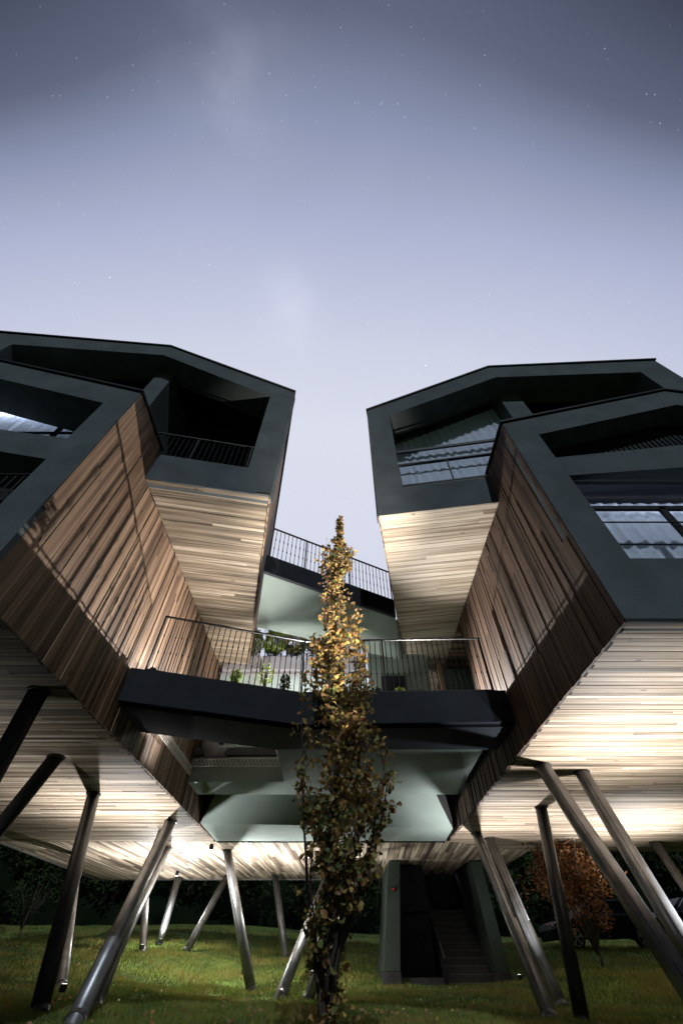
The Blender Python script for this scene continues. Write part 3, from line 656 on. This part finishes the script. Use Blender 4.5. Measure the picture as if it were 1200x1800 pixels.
def scatter(name, pts, dirs, sizes, tones, kind, m, parent=None, stuff=True, seed=1):
    LV, LF = leaf_geo(kind); R = np.random.RandomState(seed); V = []; F = []; T = []; nv = len(LV)
    for i, (p, d, s, t) in enumerate(zip(pts, dirs, sizes, tones)):
        y = Vector(d).normalized(); x = y.cross(Vector(R.normal(size=3))).normalized(); z = x.cross(y)
        M = np.array([x, y, z]); V.append((LV*s)@M+np.array(p)); F += [tuple(k+i*nv for k in f) for f in LF]; T += [t]*len(LF)
    V = np.concatenate(V)
    return obj(name, V, F, m, parent, tone=T, kind='stuff' if stuff else None, smooth=False)

# ------------------------------------------------------------------ slender autumn tree in front
TB = Vector((-.16, 7.0, gz(-.16, 7.0)-.05))
T = thing('slender_tree', 'tall narrow young tree with golden brown autumn leaves standing before the terrace', 'tree', TB)
R = random.Random(5)
def hw(z):   # crown half width by height
    ks = [(-.6, .22), (-.3, .46), (0, .52), (.4, .62), (.8, .68), (1.4, .72), (1.9, .76), (2.4, .66), (3.0, .60), (3.8, .60), (4.5, .60), (5.0, .50), (5.5, .40), (5.9, .45), (6.4, .42), (6.9, .30), (7.4, .24), (7.7, .15), (8.0, .05)]
    for (a, b), (c, d) in zip(ks[:-1], ks[1:]):
        if a <= z <= c: return b+(d-b)*(z-a)/(c-a)
    return .05
def cx(z): return -.16+.06*math.sin(z*.8)+max(0, (z-.2))*.018
tops = []
stems = []
zb0 = TB.z
stems.append(([Vector((cx(z)+.02*math.sin(z*3), 7.0+.02*math.cos(z*2), z)) for z in np.linspace(zb0, 7.85, 22)], .042, .006))
for k in range(26):
    z0 = R.uniform(zb0+.05, zb0+.7) if k < 13 else R.uniform(.8, 6.2); z1 = min(7.4, z0+R.uniform(1.3, 3.4)); a = R.uniform(0, 6.28); pts = []
    f = R.uniform(.5, 1.1)
    for i in range(12):
        t = i/11; z = z0+(z1-z0)*t; r = hw(z)*f*(1-(1-t)**2.2)
        pts.append(Vector((cx(z)+math.cos(a+t*.4)*r+.015*R.uniform(-1, 1), 7.0+math.sin(a+t*.4)*r*.9+.015*R.uniform(-1, 1), z)))
    stems.append((pts, .022+.01*R.random() if k < 12 else .014, .004))
# the stray branch on the right
for k in range(9):
    z0 = R.uniform(3.6, 6.3); z1 = min(7.5, z0+R.uniform(.7, 1.5)); a = k*2.4; pts = []
    for i in range(8):
        t = i/7; z = z0+(z1-z0)*t; r = hw(min(z, 7.2))*R.uniform(.75, .9)*(1-(1-t)**2)
        pts.append(Vector((cx(z)+math.cos(a)*r, 7.0+math.sin(a)*r*.8, z)))
    stems.append((pts, .010, .003))
stems.append(([Vector((cx(.9)+.02, 6.98, .9)), Vector((.2, 6.9, 1.25)), Vector((.42, 6.85, 1.6)), Vector((.58, 6.85, 1.85)), Vector((.68, 6.85, 2.2))], .014, .004))
for i, (pts, r0, r1) in enumerate(stems):
    n_ = len(pts); MB().tube(pts, [r0+(r1-r0)*j/(n_-1) for j in range(n_)], 7).build('trunk' if i == 0 else 'branch', BARK, T, smooth=True)
lp = []; ld = []; ls = []; lt = []; tw = MB()
for (pts, r0, r1) in stems:
    main = r0 > .035; seglen = sum((b-a).length for a, b in zip(pts[:-1], pts[1:])); cnt = int(seglen*(74 if main else 40))
    for _ in range(cnt):
        t = R.uniform(.12 if main else .03, 1)**(1 if main else 1.15); k = min(len(pts)-2, int(t*(len(pts)-1))); p = pts[k].lerp(pts[k+1], t*(len(pts)-1)-k)
        L = R.uniform(.08, .30)*(1 if not main else min(1, hw(p.z)*1.6))
        a = R.uniform(0, 6.28); d = Vector((math.cos(a), math.sin(a), R.uniform(.1, 1.3))).normalized(); q = p+d*L
        rr = math.hypot(q.x-cx(q.z), q.y-7)
        if rr > hw(q.z)*1.12 and q.z > 2.4: continue
        if (q.z < 3.1 or 4.6 < q.z < 6.2) and noise.noise(Vector((q.x*2.4, q.y*2.4, q.z*1.7))) < -.12: continue
        tw.tube([p, p.lerp(q, .5)+Vector((0, 0, -.01)), q], [.0035, .0028, .0018], 4, False)
        for j in range(R.randint(2, 5)):
            u_ = R.uniform(.35, 1.05); lp.append(tuple(p.lerp(q, u_))); dd = Vector((R.uniform(-1, 1), R.uniform(-1, 1), R.uniform(-.9, .55))); ld.append(tuple(dd)); ls.append(R.uniform(.05, .115)*(1.0 if q.z < 4 else .95))
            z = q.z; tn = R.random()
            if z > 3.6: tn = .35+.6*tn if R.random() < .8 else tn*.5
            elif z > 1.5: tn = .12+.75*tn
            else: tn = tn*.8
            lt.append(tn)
tw.build('twigs', BARK, T, kind='stuff')
# nearest and largest leaves are parts of their own
order = sorted(range(len(lp)), key=lambda i: -(ls[i]/(Vector(lp[i]).length)))
big = set(order[:300])
LV, LF = leaf_geo('oak'); vars_ = []
for k in range(12):
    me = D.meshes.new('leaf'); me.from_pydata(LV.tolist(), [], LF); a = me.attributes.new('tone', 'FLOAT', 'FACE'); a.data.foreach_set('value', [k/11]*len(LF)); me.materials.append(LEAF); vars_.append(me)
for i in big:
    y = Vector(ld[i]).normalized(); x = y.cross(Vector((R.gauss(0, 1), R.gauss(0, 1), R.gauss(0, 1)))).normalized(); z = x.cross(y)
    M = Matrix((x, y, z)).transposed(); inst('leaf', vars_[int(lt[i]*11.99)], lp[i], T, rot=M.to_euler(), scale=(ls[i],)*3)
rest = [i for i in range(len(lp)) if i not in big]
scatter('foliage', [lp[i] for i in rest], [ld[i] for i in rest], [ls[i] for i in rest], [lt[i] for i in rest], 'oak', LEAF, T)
print('leaves', len(lp))

# ------------------------------------------------------------------ generic bushes and trees
def bush(name, label, cat, loc, rx, ry, h, n, size, m, trunk=0., kind='small', group=None, seed=1, stemm=BARK, hollow=.5, lump=.35, joined='foliage', nst=5):
    R = random.Random(seed); c = Vector(loc); T = thing(name, label, cat, loc, group); P_ = []; Dd = []; S = []; Tn = []
    lumps = [(R.uniform(-1, 1), R.uniform(-1, 1), R.uniform(-1, 1)) for _ in range(14)]
    i = 0
    while i < n:
        v = Vector((R.gauss(0, 1), R.gauss(0, 1), R.gauss(0, 1))).normalized()
        rr = 1-lump*.5+lump*noise.noise(v*2.3+Vector((seed, 0, 0))); r = rr*(hollow+(1-hollow)*R.random()**.5)
        p = Vector((v.x*r*rx, v.y*r*ry, (v.z*r*.5+.5)*h))+c+Vector((0, 0, trunk))
        if noise.noise(p*2.2/max(rx, .3)*.8) < -.22: i += 1; continue
        P_.append(tuple(p)); Dd.append((v.x+R.uniform(-.8, .8), v.y+R.uniform(-.8, .8), R.uniform(-.7, .7))); S.append(size*R.uniform(.6, 1.3)); Tn.append(min(1, max(0, .5+.5*noise.noise(p*1.5/max(rx, .3))+R.uniform(-.3, .3)))); i += 1
    scatter(joined, P_, Dd, S, Tn, kind, m, T, seed=seed)
    if trunk > 0:
        MB().tube([c+Vector((0, 0, -.1)), c+Vector((.03*rx, 0, trunk*.6)), c+Vector((-.05*rx, .02, trunk+h*.7))], [.05*max(1, h*.3), .04*max(1, h*.3), .012], 8).build('trunk', BARK, T, smooth=True)
    for k in range(nst):
        a = R.uniform(0, 6.28); b0 = c+Vector((0, 0, trunk*R.uniform(.7, 1.3)-.03)); e_ = c+Vector((math.cos(a)*rx*.7, math.sin(a)*ry*.7, trunk+h*R.uniform(.5, .9)))
        MB().tube([b0, b0.lerp(e_, .5)+Vector((0, 0, .08*h)), e_], [.012*max(1, h), .008*max(1, h), .003], 5).build('branch', BARK, T, smooth=True)
    return T
bush('copper_tree', 'small tree with copper brown autumn leaves growing on the bank before the parked cars', 'tree', (7.75, 18, gz(7.75, 18)), 1.75, 1.4, 3.3, 7500, .10, LEAF_O, .4, seed=9, hollow=.15, nst=12, lump=.5)
bush('shrub', 'bare looking dark shrub on the slope at the far left', 'shrub', (-15.0, 27, gz(-15, 27)), 1.3, 1.2, 2.3, 900, .13, LEAF_G, .3, seed=12, nst=9)
for i, (x, y, s, lab) in enumerate(((-1.72, 8.75, .34, 'bright green little conifer behind the railing left of the slender tree'), (-2.35, 8.6, .22, 'low yellow green plant behind the railing near the plank underside'), (-1.3, 8.9, .24, 'small dark leafed plant between the conifer and the slender tree'),
                                 (.8, 9.25, .26, 'small plant behind the railing right of the slender tree'), (1.35, 9.25, .26, 'bushy green plant at the middle of the right railing half'), (1.85, 9.25, .2, 'low plant behind the railing beside the terrace door'))):
    bush('potted_shrub', lab, 'plant', (x, y, 4.1), s*.55, s*.55, s*(1.9 if i < 3 else 1.05), 420, .05, LEAF_L if i in (0, 1, 4) else LEAF_G, .02, seed=40+i, group='plants along the terrace', nst=3)
for i, (x, w_) in enumerate(((-3.5, .6), (-2.5, .45), (-1.7, .45), (-.8, .5), (.2, .55))):
    bush('hedge_plant', ['light green hedge plant in the leftmost planter', 'yellow green hedge plant beside the rope net', 'brown green hedge plant above the middle planter', 'hedge plant half behind the slender tree', 'hedge plant right of the slender tree under the walkway'][i], 'plant', (x, 13.6, 7.5), w_*1.1, .4, 1.35, 3200, .085, LEAF_L if i < 2 else LEAF_M, .02, seed=60+i, group='hedge in the planters', nst=5)
# unseen trees added to shade the left lawn, then dark trees beyond
for i, (x, y) in enumerate(((-18.5, 16.5), (-19, 22.5), (-22, 29))):
    bush('background_tree', ['dark tree at the left beside the front house, out of frame', 'dark tree on the left slope, out of frame', 'dark tree high on the left slope'][i], 'tree', (x, y, gz(x, y)-.3), 3.6, 3.2, 9.5, 2600, .42, LEAF_G, .8, seed=90+i, group='dark trees left of the lawn', hollow=.1, nst=3, kind='tri')
for i in range(15):
    x = -30+i*4.6+R.uniform(-1, 1); y = 36+R.uniform(0, 6); h = R.uniform(7, 10)
    where = ['beyond the far left edge', 'second from the far left', 'behind the dark shrub', 'behind the left slope', 'above the left lawn edge', 'behind the outer left columns', 'behind the middle left columns', 'behind the inner left columns', 'behind the slender tree', 'behind the stair tower', 'right of the stair tower', 'behind the copper tree', 'behind the parked cars', 'right of the parked cars', 'at the far right'][i]
    bush('background_tree', 'unlit dark tree ' + where, 'tree', (x, y, gz(x, y)-.3), 3.2, 2.6, h, 2600, .42, LEAF_G, .6, seed=100+i, group='dark trees beyond the lawn', hollow=.2, nst=3, kind='tri')
HM = mat('dark hill foliage', (.006, .010, .005), 1.0, 0, .5, .6, 1, 2, 0.)
na, nr = 90, 16; V = []; F = []
for i in range(na):
    a_ = math.radians(-12+204*i/(na-1))
    for j in range(nr):
        r_ = 40+j*2.6+2.5*noise.noise(Vector((a_*5, j*.5, 0))); x = r_*math.cos(a_); y = r_*math.sin(a_)
        t_ = j/(nr-1); V.append((x, y, gz(x, y)-1.5+15*(t_**.7)+2.2*noise.noise(Vector((x*.35, y*.35, 3)))*min(1, t_*4)))
for i in range(na-1):
    for j in range(nr-1): k = i*nr+j; F.append((k, k+1, k+nr+1, k+nr))
tag(obj('wooded_hill', V, F, HM), kind='structure')

# ------------------------------------------------------------------ stair tower
gz0 = -.62
T = thing('stair_tower', 'dark green stair tower with open doorway and steps under the rear building', 'stair tower', (3.6, 22, -.37))
yT = 21.2
def wedge(name, pts, dy, m, y=yT): return MB().prism([(x, y, z) for x, z in pts], (0, dy, 0)).build(name, m, T)
wedge('wall', [(1.46, .05), (2.05, .05), (2.35, 2.96), (1.9, 2.96)], 3.4, TOWER)
wedge('plinth', [(1.44, gz0), (2.08, gz0), (2.06, .04), (1.45, .04)], 3.4, STONE)
wedge('wall', [(5.40, .05), (5.86, .05), (5.62, 2.96), (5.18, 2.96)], 3.4, TOWER)
wedge('plinth', [(5.38, gz0), (5.92, gz0), (5.88, .04), (5.39, .04)], 3.4, STONE)
MB().box((2.0, 24.6, gz0), (5.6, 24.8, 2.96)).build('rear_wall', BACK, T)
wedge('door_leaf', [(2.12, -.15), (3.5, -.15), (3.45, 1.55), (2.25, 1.55)], .06, FASC, yT+1.2)
wedge('door_lintel', [(2.2, 1.6), (3.46, 1.6), (3.4, 2.95), (2.33, 2.95)], .08, FASC, yT+1.0)
wedge('threshold', [(2.06, gz0), (3.56, gz0), (3.56, -.1), (2.07, -.1)], 1.1, STONE, yT+.15)
for i in range(11):
    z = -.62+.0 if i == 0 else -.22+.20*(i-1)+.0
    z0 = -.22+.20*i
    MB().box((3.72, yT+.25+i*.29, gz0), (5.36, yT+.25+(i+1)*.29+.02, z0)).build('stair_step', STEPM, T)
    MB().box((3.72, yT+.235+i*.29, z0-.012), (5.36, yT+.275+i*.29, z0+.004)).build('nosing', STUCP, T)
sg = MB()
sg.prism([(3.6, yT+.1, -.62), (3.6, yT+3.4, -.62), (3.6, yT+3.4, 2.2), (3.6, yT+.1, .0)], (.09, 0, 0)); sg.build('stringer', FASC, T)
MB().beam((3.66, yT+.1, .35), (3.66, yT+3.2, 2.7), .04, .05).build('handrail', METAL, T)
T2 = thing('alarm_button', 'round red call button on the left wall of the stair tower', 'button', (2.0, 21.15, 2.1))
mb = MB().lathe((0, 0, 0), [(.01, 0), (.055, 0), (.05, .03), (.025, .045)], 16); me = D.meshes.new('cap'); me.from_pydata([tuple(v) for v in mb.V], [], mb.F); me.materials.append(RED)
inst('cap', me, (2.02, 21.19, 2.13), T2, rot=(math.pi/2, 0, 0)); MB().box((1.96, 21.17, 2.07), (2.08, 21.2, 2.19)).build('base_plate', BLK, T2)

# ------------------------------------------------------------------ stilts
def ext(top, p, z):    # point on the line top->p at height z
    top = Vector(top); p = Vector(p); t = (z-top.z)/(p.z-top.z); return top.lerp(p, t)
COLS = [ # top, lower point, material, label
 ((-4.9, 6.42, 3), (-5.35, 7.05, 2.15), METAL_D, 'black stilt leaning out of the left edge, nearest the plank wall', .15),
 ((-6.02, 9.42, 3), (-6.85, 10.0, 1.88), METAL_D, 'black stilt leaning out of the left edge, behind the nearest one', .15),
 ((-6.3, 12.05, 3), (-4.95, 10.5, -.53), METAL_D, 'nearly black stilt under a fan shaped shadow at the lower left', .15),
 ((-5.14, 14.9, 3), (-4.12, 10.0, -.5), METAL, 'bright steel stilt crossing the lower left lawn towards the corner', .155),
 ((-5.75, 16.2, 3), (-4.35, 11.1, -.5), METAL, 'second steel stilt hidden close behind the bright crossing one', .14),
 ((-6.35, 18.8, 3), (-4.9, 12.3, -.5), METAL, 'steel stilt seen between the crossing pair and the lawn', .14),
 ((-10.2, 20.2, 3), (-6.75, 14.9, -.2), METAL, 'thin steel stilt just behind the nearly black one', .14),
 ((-8.95, 24.6, 3), (-7.35, 22.0, .5), METAL, 'short dark stilt at the back, left of the white lit one', .13),
 ((-7.75, 25.6, 3), (-7.75, 25, .87), METAL, 'short stilt at the back lit white down its length', .15),
 ((-5.3, 25.0, 3), (-6.15, 23.5, .57), METAL, 'back stilt leaning left, in the middle of the lawn', .14),
 ((-4.25, 19.2, 3), (-2.62, 18.4, -.44), METAL, 'steel stilt standing free in the middle left lawn', .15),
 ((-3.1, 25.0, 3), (-2.25, 24, .47), METAL, 'thin back stilt right of the free standing one', .14),
 ((-.55, 24.0, 3), (-1.7, 17.5, -.42), METAL, 'steel stilt leaning left beside the slender tree', .16),
 ((-.4, 24.6, 3), (-.95, 21.0, -.1), METAL, 'white lit stilt glimpsed through the slender tree', .14),
 ((1.1, 19.5, 3), (-.9, 17.4, -.42), METAL, 'dark stilt passing behind the slender tree trunk', .15),
 ((4.4, 9.95, 3), (4.4, 7.9, -.09), METAL, 'thick stilt running to the lower right corner, nearest of the right side', .155),
 ((5.45, 10.4, 3), (5.16, 8.9, .41), METAL, 'second thick stilt on the right with a reddish sheen', .15),
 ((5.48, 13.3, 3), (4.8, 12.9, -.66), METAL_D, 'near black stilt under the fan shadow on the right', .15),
 ((4.42, 16.5, 3), (4.2, 12.9, -.66), METAL, 'steel stilt with thin pipe strapped on, beside the stair tower', .15),
 ((5.0, 17.2, 3), (5.25, 15.0, -.7), METAL, 'steel stilt just right of the one with the pipe', .15),
 ((10.9, 17.8, 3), (10.6, 16.4, .8), METAL, 'short stilt top at the right edge', .15),
]
for top, low, m_, lab, r in COLS:
    top = Vector(top); low = Vector(low)
    foot = low
    for _ in range(12): foot = ext(top, low, gz(foot.x, foot.y))
    sink = ext(top, low, foot.z-.25)
    T = thing('stilt_column', lab, 'column', foot, 'steel stilts carrying the houses')
    topx = ext(top, low, 3.02)
    MB().tube([sink, topx], r, 40).build('shaft', m_, T, smooth=True, bevel=0)
    d = (top-foot).normalized(); MB().tube([foot-d*.02, foot+d*.05], r+.008, 32).build('base_collar', METAL_D, T, smooth=False)
    MB().lathe((top.x, top.y, 2.965), [(r*1.2, 0), (r*1.2, .03)], 32).build('head_plate', METAL_D, T)
    side = d.cross(Vector((0, 1, 0))).normalized(); fr_ = side.cross(d).normalized()
    if fr_.y > 0: fr_ = -fr_
    o_ = (fr_*.9+side*.43).normalized()*(r+.002)
    MB().tube([foot+o_, ext(top, low, 2.96)+o_], .006, 6).build('seam', BLK, T)
    if 'pipe' in lab:
        o_ = (fr_*.9+side*-.4).normalized()*(r+.012); MB().tube([foot.lerp(top, .40)+o_, ext(top, low, 2.96)+o_], .022, 12).build('conduit', METAL, T, smooth=True)

# ------------------------------------------------------------------ cars
def car(label, x0, y0, group):
    z0 = gz(x0+2, y0)+.02; T = thing('parked_car', label, 'car', (x0+2.2, y0+.9, z0), group)
    lower = [(0.0, .35), (-.02, .55), (.08, .72), (.5, .84), (1.25, .95), (4.1, .98), (4.42, .9), (4.48, .6), (4.42, .32)]
    def arch(cxx): return [(cxx+.37*math.cos(a), .33+.37*math.sin(a)) for a in np.linspace(0, math.pi, 9)]
    bottom = [(4.42, .25)]+arch(3.55)+arch(.85)+[(0.05, .25)]
    poly = [p for p in lower]+bottom
    ys = [(0, .0), (.0, .08), (1.8, .0)]
    b1 = MB(); n_ = len(poly)
    secs = [(0.0, .07, .0), (.1, .0, 0), (1.7, .0, 0), (1.8, .07, 0)]
    V = []; F = []
    for (yy, ins, _) in secs:
        for (x, z) in poly:
            V.append((x0+2.24+(x-2.24)*(1-ins*.35), y0+yy, z0+.6+(z-.6)*(1-ins*(1.0 if z > .6 else .0))))
    for s in range(3):
        for i in range(n_): F.append((s*n_+i, s*n_+(i+1) % n_, (s+1)*n_+(i+1) % n_, (s+1)*n_+i))
    F.append(tuple(range(n_))); F.append(tuple(range(4*n_-1, 3*n_-1, -1)))
    b1.add(V, F).build('body', CARP, T)
    def cab(k, inset, z1):
        return [(1.2, .95), (1.95, z1), (3.5, z1), (4.2, .97)]
    c_ = [(1.15, .94), (1.95, 1.42), (2.4, 1.48), (3.4, 1.46), (4.25, .96)]
    V = [(x0+x, y0+.08+(.17 if z > 1 else 0), z0+z) for x, z in c_]+[(x0+x, y0+1.72-(.17 if z > 1 else 0), z0+z) for x, z in c_]
    F = [tuple(range(5)), tuple(range(9, 4, -1))]+[(i, i+5, (i+1) % 5+5, (i+1) % 5) for i in range(5)]
    obj('cabin', V, F, CARP, T)
    for q in ([(1.45, .99), (2.03, 1.37), (2.55, 1.42), (2.55, .99)], [(2.63, .99), (2.63, 1.42), (3.35, 1.41), (3.95, .99)]):
        obj('side_window', [(x0+x, y0+.065+(z-.95)*.36, z0+z) for x, z in q], [(0, 1, 2, 3)], CGLASS, T)
        rim_ = [(x0+x, y0+.06+(z-.95)*.36, z0+z) for x, z in q]; MB().tube(rim_+[rim_[0]], .009, 5, False).build('window_trim', ALLOY, T)
    MB().tube([(x0+.02, y0+.1, z0+.66), (x0+.2, y0+.0, z0+.74), (x0+.45, y0-.01, z0+.76), (x0+.2, y0+.0, z0+.63)], .012, 6).build('headlight', ALLOY, T)
    for cxx in (.85, 3.55):
        wo_ = D.objects.new('wheel', None); COL.objects.link(wo_); wo_.parent = T; c0 = Vector((x0+cxx, y0+.05, z0+.33)); wo_.location = c0-WL[T.name]; WL[wo_.name] = c0
        MB().tube([c0+Vector((0, -.06, 0)), c0+Vector((0, .16, 0))], .33, 32).build('tyre', TYRE, wo_, smooth=False)
        ri = MB()
        for k in range(5):
            a = k*math.tau/5+.3
            for s_ in (-.12, .12):
                ri.beam(c0+Vector((0, -.075, 0)), c0+Vector((math.cos(a+s_)*.23, -.075, math.sin(a+s_)*.23)), .03, .025, (0, 1, 0))
        ring_ = [c0+Vector((math.cos(a)*.235, -.075, math.sin(a)*.235)) for a in np.linspace(0, math.tau, 33)]
        ri.tube(ring_, .014, 6, False); ri.build('rim', ALLOY, wo_)
    return T
car('dark parked car half hidden behind the copper leaved tree', 8.5, 23.2, 'cars parked beyond the lawn')
car('dark parked car cut by the right edge, wheel between two stilts', 12.15, 22.8, 'cars parked beyond the lawn')

# ------------------------------------------------------------------ lamps
def uplight(label, loc, energy, size=105, blend=.9, tilt=(0, 0), col=(.98, .985, 1), z=None, rad=.06, group='ground spotlights', aim=None):
    x, y = loc; zz = gz(x, y) if z is None else z
    T = thing('spotlight', label, 'spotlight', (x, y, zz), group)
    MB().lathe((x, y, zz-.03), [(.07, 0), (.075, .1), (.07, .12), (.055, .12)], 20).build('housing', BLK, T)
    MB().lathe((x, y, zz+.085), [(.05, 0), (.05, .008)], 20).build('lens', LENS, T)
    l = D.lights.new('lamp', 'SPOT'); l.energy = energy; l.spot_size = math.radians(size); l.spot_blend = blend; l.color = col; l.shadow_soft_size = rad
    o = D.objects.new('lamp', l); COL.objects.link(o); o.parent = T; o.location = (0, 0, .16); o.rotation_euler = (math.radians(180+tilt[0]), math.radians(tilt[1]), 0)
    if aim: o.rotation_euler = Vector(aim).to_track_quat('-Z', 'Y').to_euler()
    return T
E0 = 1.0
WARM = (1, .90, .78); NEU = (1, .965, .92)
def up(label, loc, e, size=165, dz=.12, **k): return uplight(label, loc, e, size, 1.0, z=gz(*loc)+dz, **k)
up('uplight in the grass below the right front house, out of frame', (5.85, 8.3), 3400*E0, 122)
up('uplight in the grass behind the right dark stilt', (4.75, 14.8), 2400*E0, 108)
up('uplight in the grass far right under the board underside', (9.0, 15.2), 3200*E0, 112)
up('uplight in the grass below the left front house, out of frame', (-8.2, 8.6), 330*E0, 130)  # unseen lamp added to lift the front-left underside
up('uplight in the grass behind the nearly black left stilt', (-6.0, 13.4), 2400*E0, 120)
up('uplight in the grass under the left rear boards', (-6.9, 20.4), 2200*E0, 172, dz=.25)
up('uplight in the grass left of the slender tree', (-3.15, 19.6), 2200*E0, 172, dz=.25)
up('uplight at the foot of the white lit back stilt', (-7.6, 24.6), 450*E0, 150)
up('small bright uplight seen through the slender tree', (-.98, 20.6), 700*E0, 160, .2)
up('uplight in the grass at the right, near the stair tower', (5.5, 18.9), 110*E0, 172, dz=.1)
# terrace lamps
def dlamp(label, loc, energy, z=4.12, rad=.03, size=170, tilt=(0, 0), col=NEU, blend=.3, aim=None):
    return uplight(label, loc, energy, size, blend, tilt, col, z, rad, 'terrace spotlights', aim)
dlamp('terrace spotlight on the platform aimed at the left plank wall', (-1.0, 12.2), 5200, z=4.13, aim=(-.44, -.88, .12), size=92, rad=.018, blend=1.0)
dlamp('terrace spotlight glowing at the left end of the lower railing', (-3.98, 8.02), 45, rad=.02)
dlamp('terrace spotlight on the platform aimed at the right plank wall', (2.35, 11.9), 3300, z=4.13, aim=(.2, -.95, .16), size=92, rad=.018, blend=1.0)
dlamp('terrace spotlight before the pale wall', (-1.3, 11.9), 650, tilt=(-28, 0), size=120)
dlamp('terrace spotlight under the rear left board underside', (-3.3, 12.0), 330, size=85, blend=1.0, aim=(-.02, .03, 1))
def lawn_fill(label, x, y, z, e):  # lamps added under the rear boards to brighten the lawn
    T = thing('floodlight', label, 'floodlight', (x, y, z), 'floodlights under the rear boards')
    MB().lathe((x, y, z), [(.07, -.02), (.075, .06), (.06, .13)], 20).build('housing', BLK, T)
    MB().lathe((x, y, z-.03), [(.06, 0), (.06, .008)], 20).build('lens', LENS, T)
    l = D.lights.new('lamp', 'SPOT'); l.energy = e; l.spot_size = math.radians(165); l.spot_blend = .8; l.color = (1, .97, .92); l.shadow_soft_size = .06
    o = D.objects.new('lamp', l); COL.objects.link(o); o.parent = T; o.location = (0, 0, -.06)
lawn_fill('small floodlight hanging under the rear boards above the white lit stilt', -7.35, 23.9, 2.87, 800)
lawn_fill('small floodlight hanging under the rear boards by the slender tree', -1.2, 19.6, 2.87, 700)
lawn_fill('small floodlight hanging under the rear boards by the free standing stilt', -4.6, 18.2, 2.87, 900)
T = uplight('narrow garden spotlight aimed up at the slender tree, out of frame', (.9, 4.6), 8500, 36, 1.0, (-15, -8), (1, .93, .8), None, .04, 'tree spotlights')  # unseen spot added to brighten the upper leaves

def curtain_fill(label, c, sx, e, rot):  # unseen light strips added to brighten the curtains
    T = thing('ceiling_lamp', label, 'lamp', c, 'room lamps above the curtains'); l = D.lights.new('lamp', 'AREA'); l.shape = 'RECTANGLE'; l.size = sx; l.size_y = .05; l.energy = e; l.color = (.7, .8, 1)
    o = D.objects.new('lamp', l); COL.objects.link(o); o.parent = T; o.rotation_euler = rot
    MB().box((c[0]-sx/2, c[1]-.02, c[2]+.02), (c[0]+sx/2, c[1]+.02, c[2]+.05)).build('housing', BLK, T)
curtain_fill('lamp strip in the room behind the large right window', (8, 4.86, 6.08), 6.5, 16, (math.radians(10), 0, 0))
curtain_fill('lamp strip behind the upper left loggia window', (-7.2, 4.82, 9.85), 4.0, 75, (math.radians(4), 0, 0))

# fallen leaves
FR = random.Random(77); pts = []; 
while len(pts) < 900:
    y = 8.4+14*FR.random()**1.6; x = FR.uniform(-1, 1)*(y*.6+.4)
    if FR.random() < .5: x = -.16+FR.gauss(0, 1.6); y = max(8.3, 7+abs(FR.gauss(0, 4)))
    if 1.2 < x < 6.2 and y > 21: continue
    pts.append((x, y, gz(x, y)+FR.uniform(.03, .07)))
tag(scatter('fallen_leaves', pts, [(FR.uniform(-1, 1), FR.uniform(-1, 1), FR.uniform(-.2, .3)) for _ in pts], [FR.uniform(.05, .10) for _ in pts], [FR.uniform(.4, 1) for _ in pts], 'oak', LEAF, seed=5), 'brown fallen leaves scattered over the lawn')
# ------------------------------------------------------------------ grass
rs = np.random.RandomState(3); NB = 330000
d_ = 8.3*np.exp(rs.rand(NB)*math.log(34/8.3)); wv = .653*d_; X = (rs.rand(NB)*2-1)*(wv*.92+.6)
keep = ~((X > 1.3) & (X < 6) & (d_ > 21.1) & (d_ < 25)); X = X[keep]; d_ = d_[keep]
cl = np.array([noise.noise(Vector((x*.8, y*.8, 0))) for x, y in zip(X[::1], d_[::1])])
k2 = rs.rand(len(X)) < .8+cl; X = X[k2]; d_ = d_[k2]; cl = cl[k2]; Z = ground(X, d_); n_ = len(X)
h = (.03+.05*rs.rand(n_))*(1+.8*cl)*(1+d_*.01); w_ = .006+.006*rs.rand(n_)+d_*.0004; a = rs.rand(n_)*6.28; ln = rs.rand(n_)*.05; b2 = rs.rand(n_)*6.28
V = np.zeros((n_, 3, 3)); V[:, 0] = np.stack([X-w_*np.cos(a), d_-w_*np.sin(a), Z-.01], 1); V[:, 1] = np.stack([X+w_*np.cos(a), d_+w_*np.sin(a), Z-.01], 1); V[:, 2] = np.stack([X+ln*np.cos(b2), d_+ln*np.sin(b2), Z+h], 1)
me = D.meshes.new('grass'); me.vertices.add(n_*3); me.vertices.foreach_set('co', V.astype(np.float32).ravel()); me.loops.add(n_*3); me.loops.foreach_set('vertex_index', np.arange(n_*3, dtype=np.int32)); me.polygons.add(n_)
me.polygons.foreach_set('loop_start', np.arange(0, n_*3, 3, dtype=np.int32)); me.update(calc_edges=True); at = me.attributes.new('tone', 'FLOAT', 'FACE'); at.data.foreach_set('value', np.clip(.35+.8*cl+.35*rs.rand(n_)-.1, 0, 1).astype(np.float32))
me.materials.append(GRASSM); g = D.objects.new('grass', me); COL.objects.link(g); g['kind'] = 'stuff'; g['label'] = 'short mossy green lawn grass under the houses'
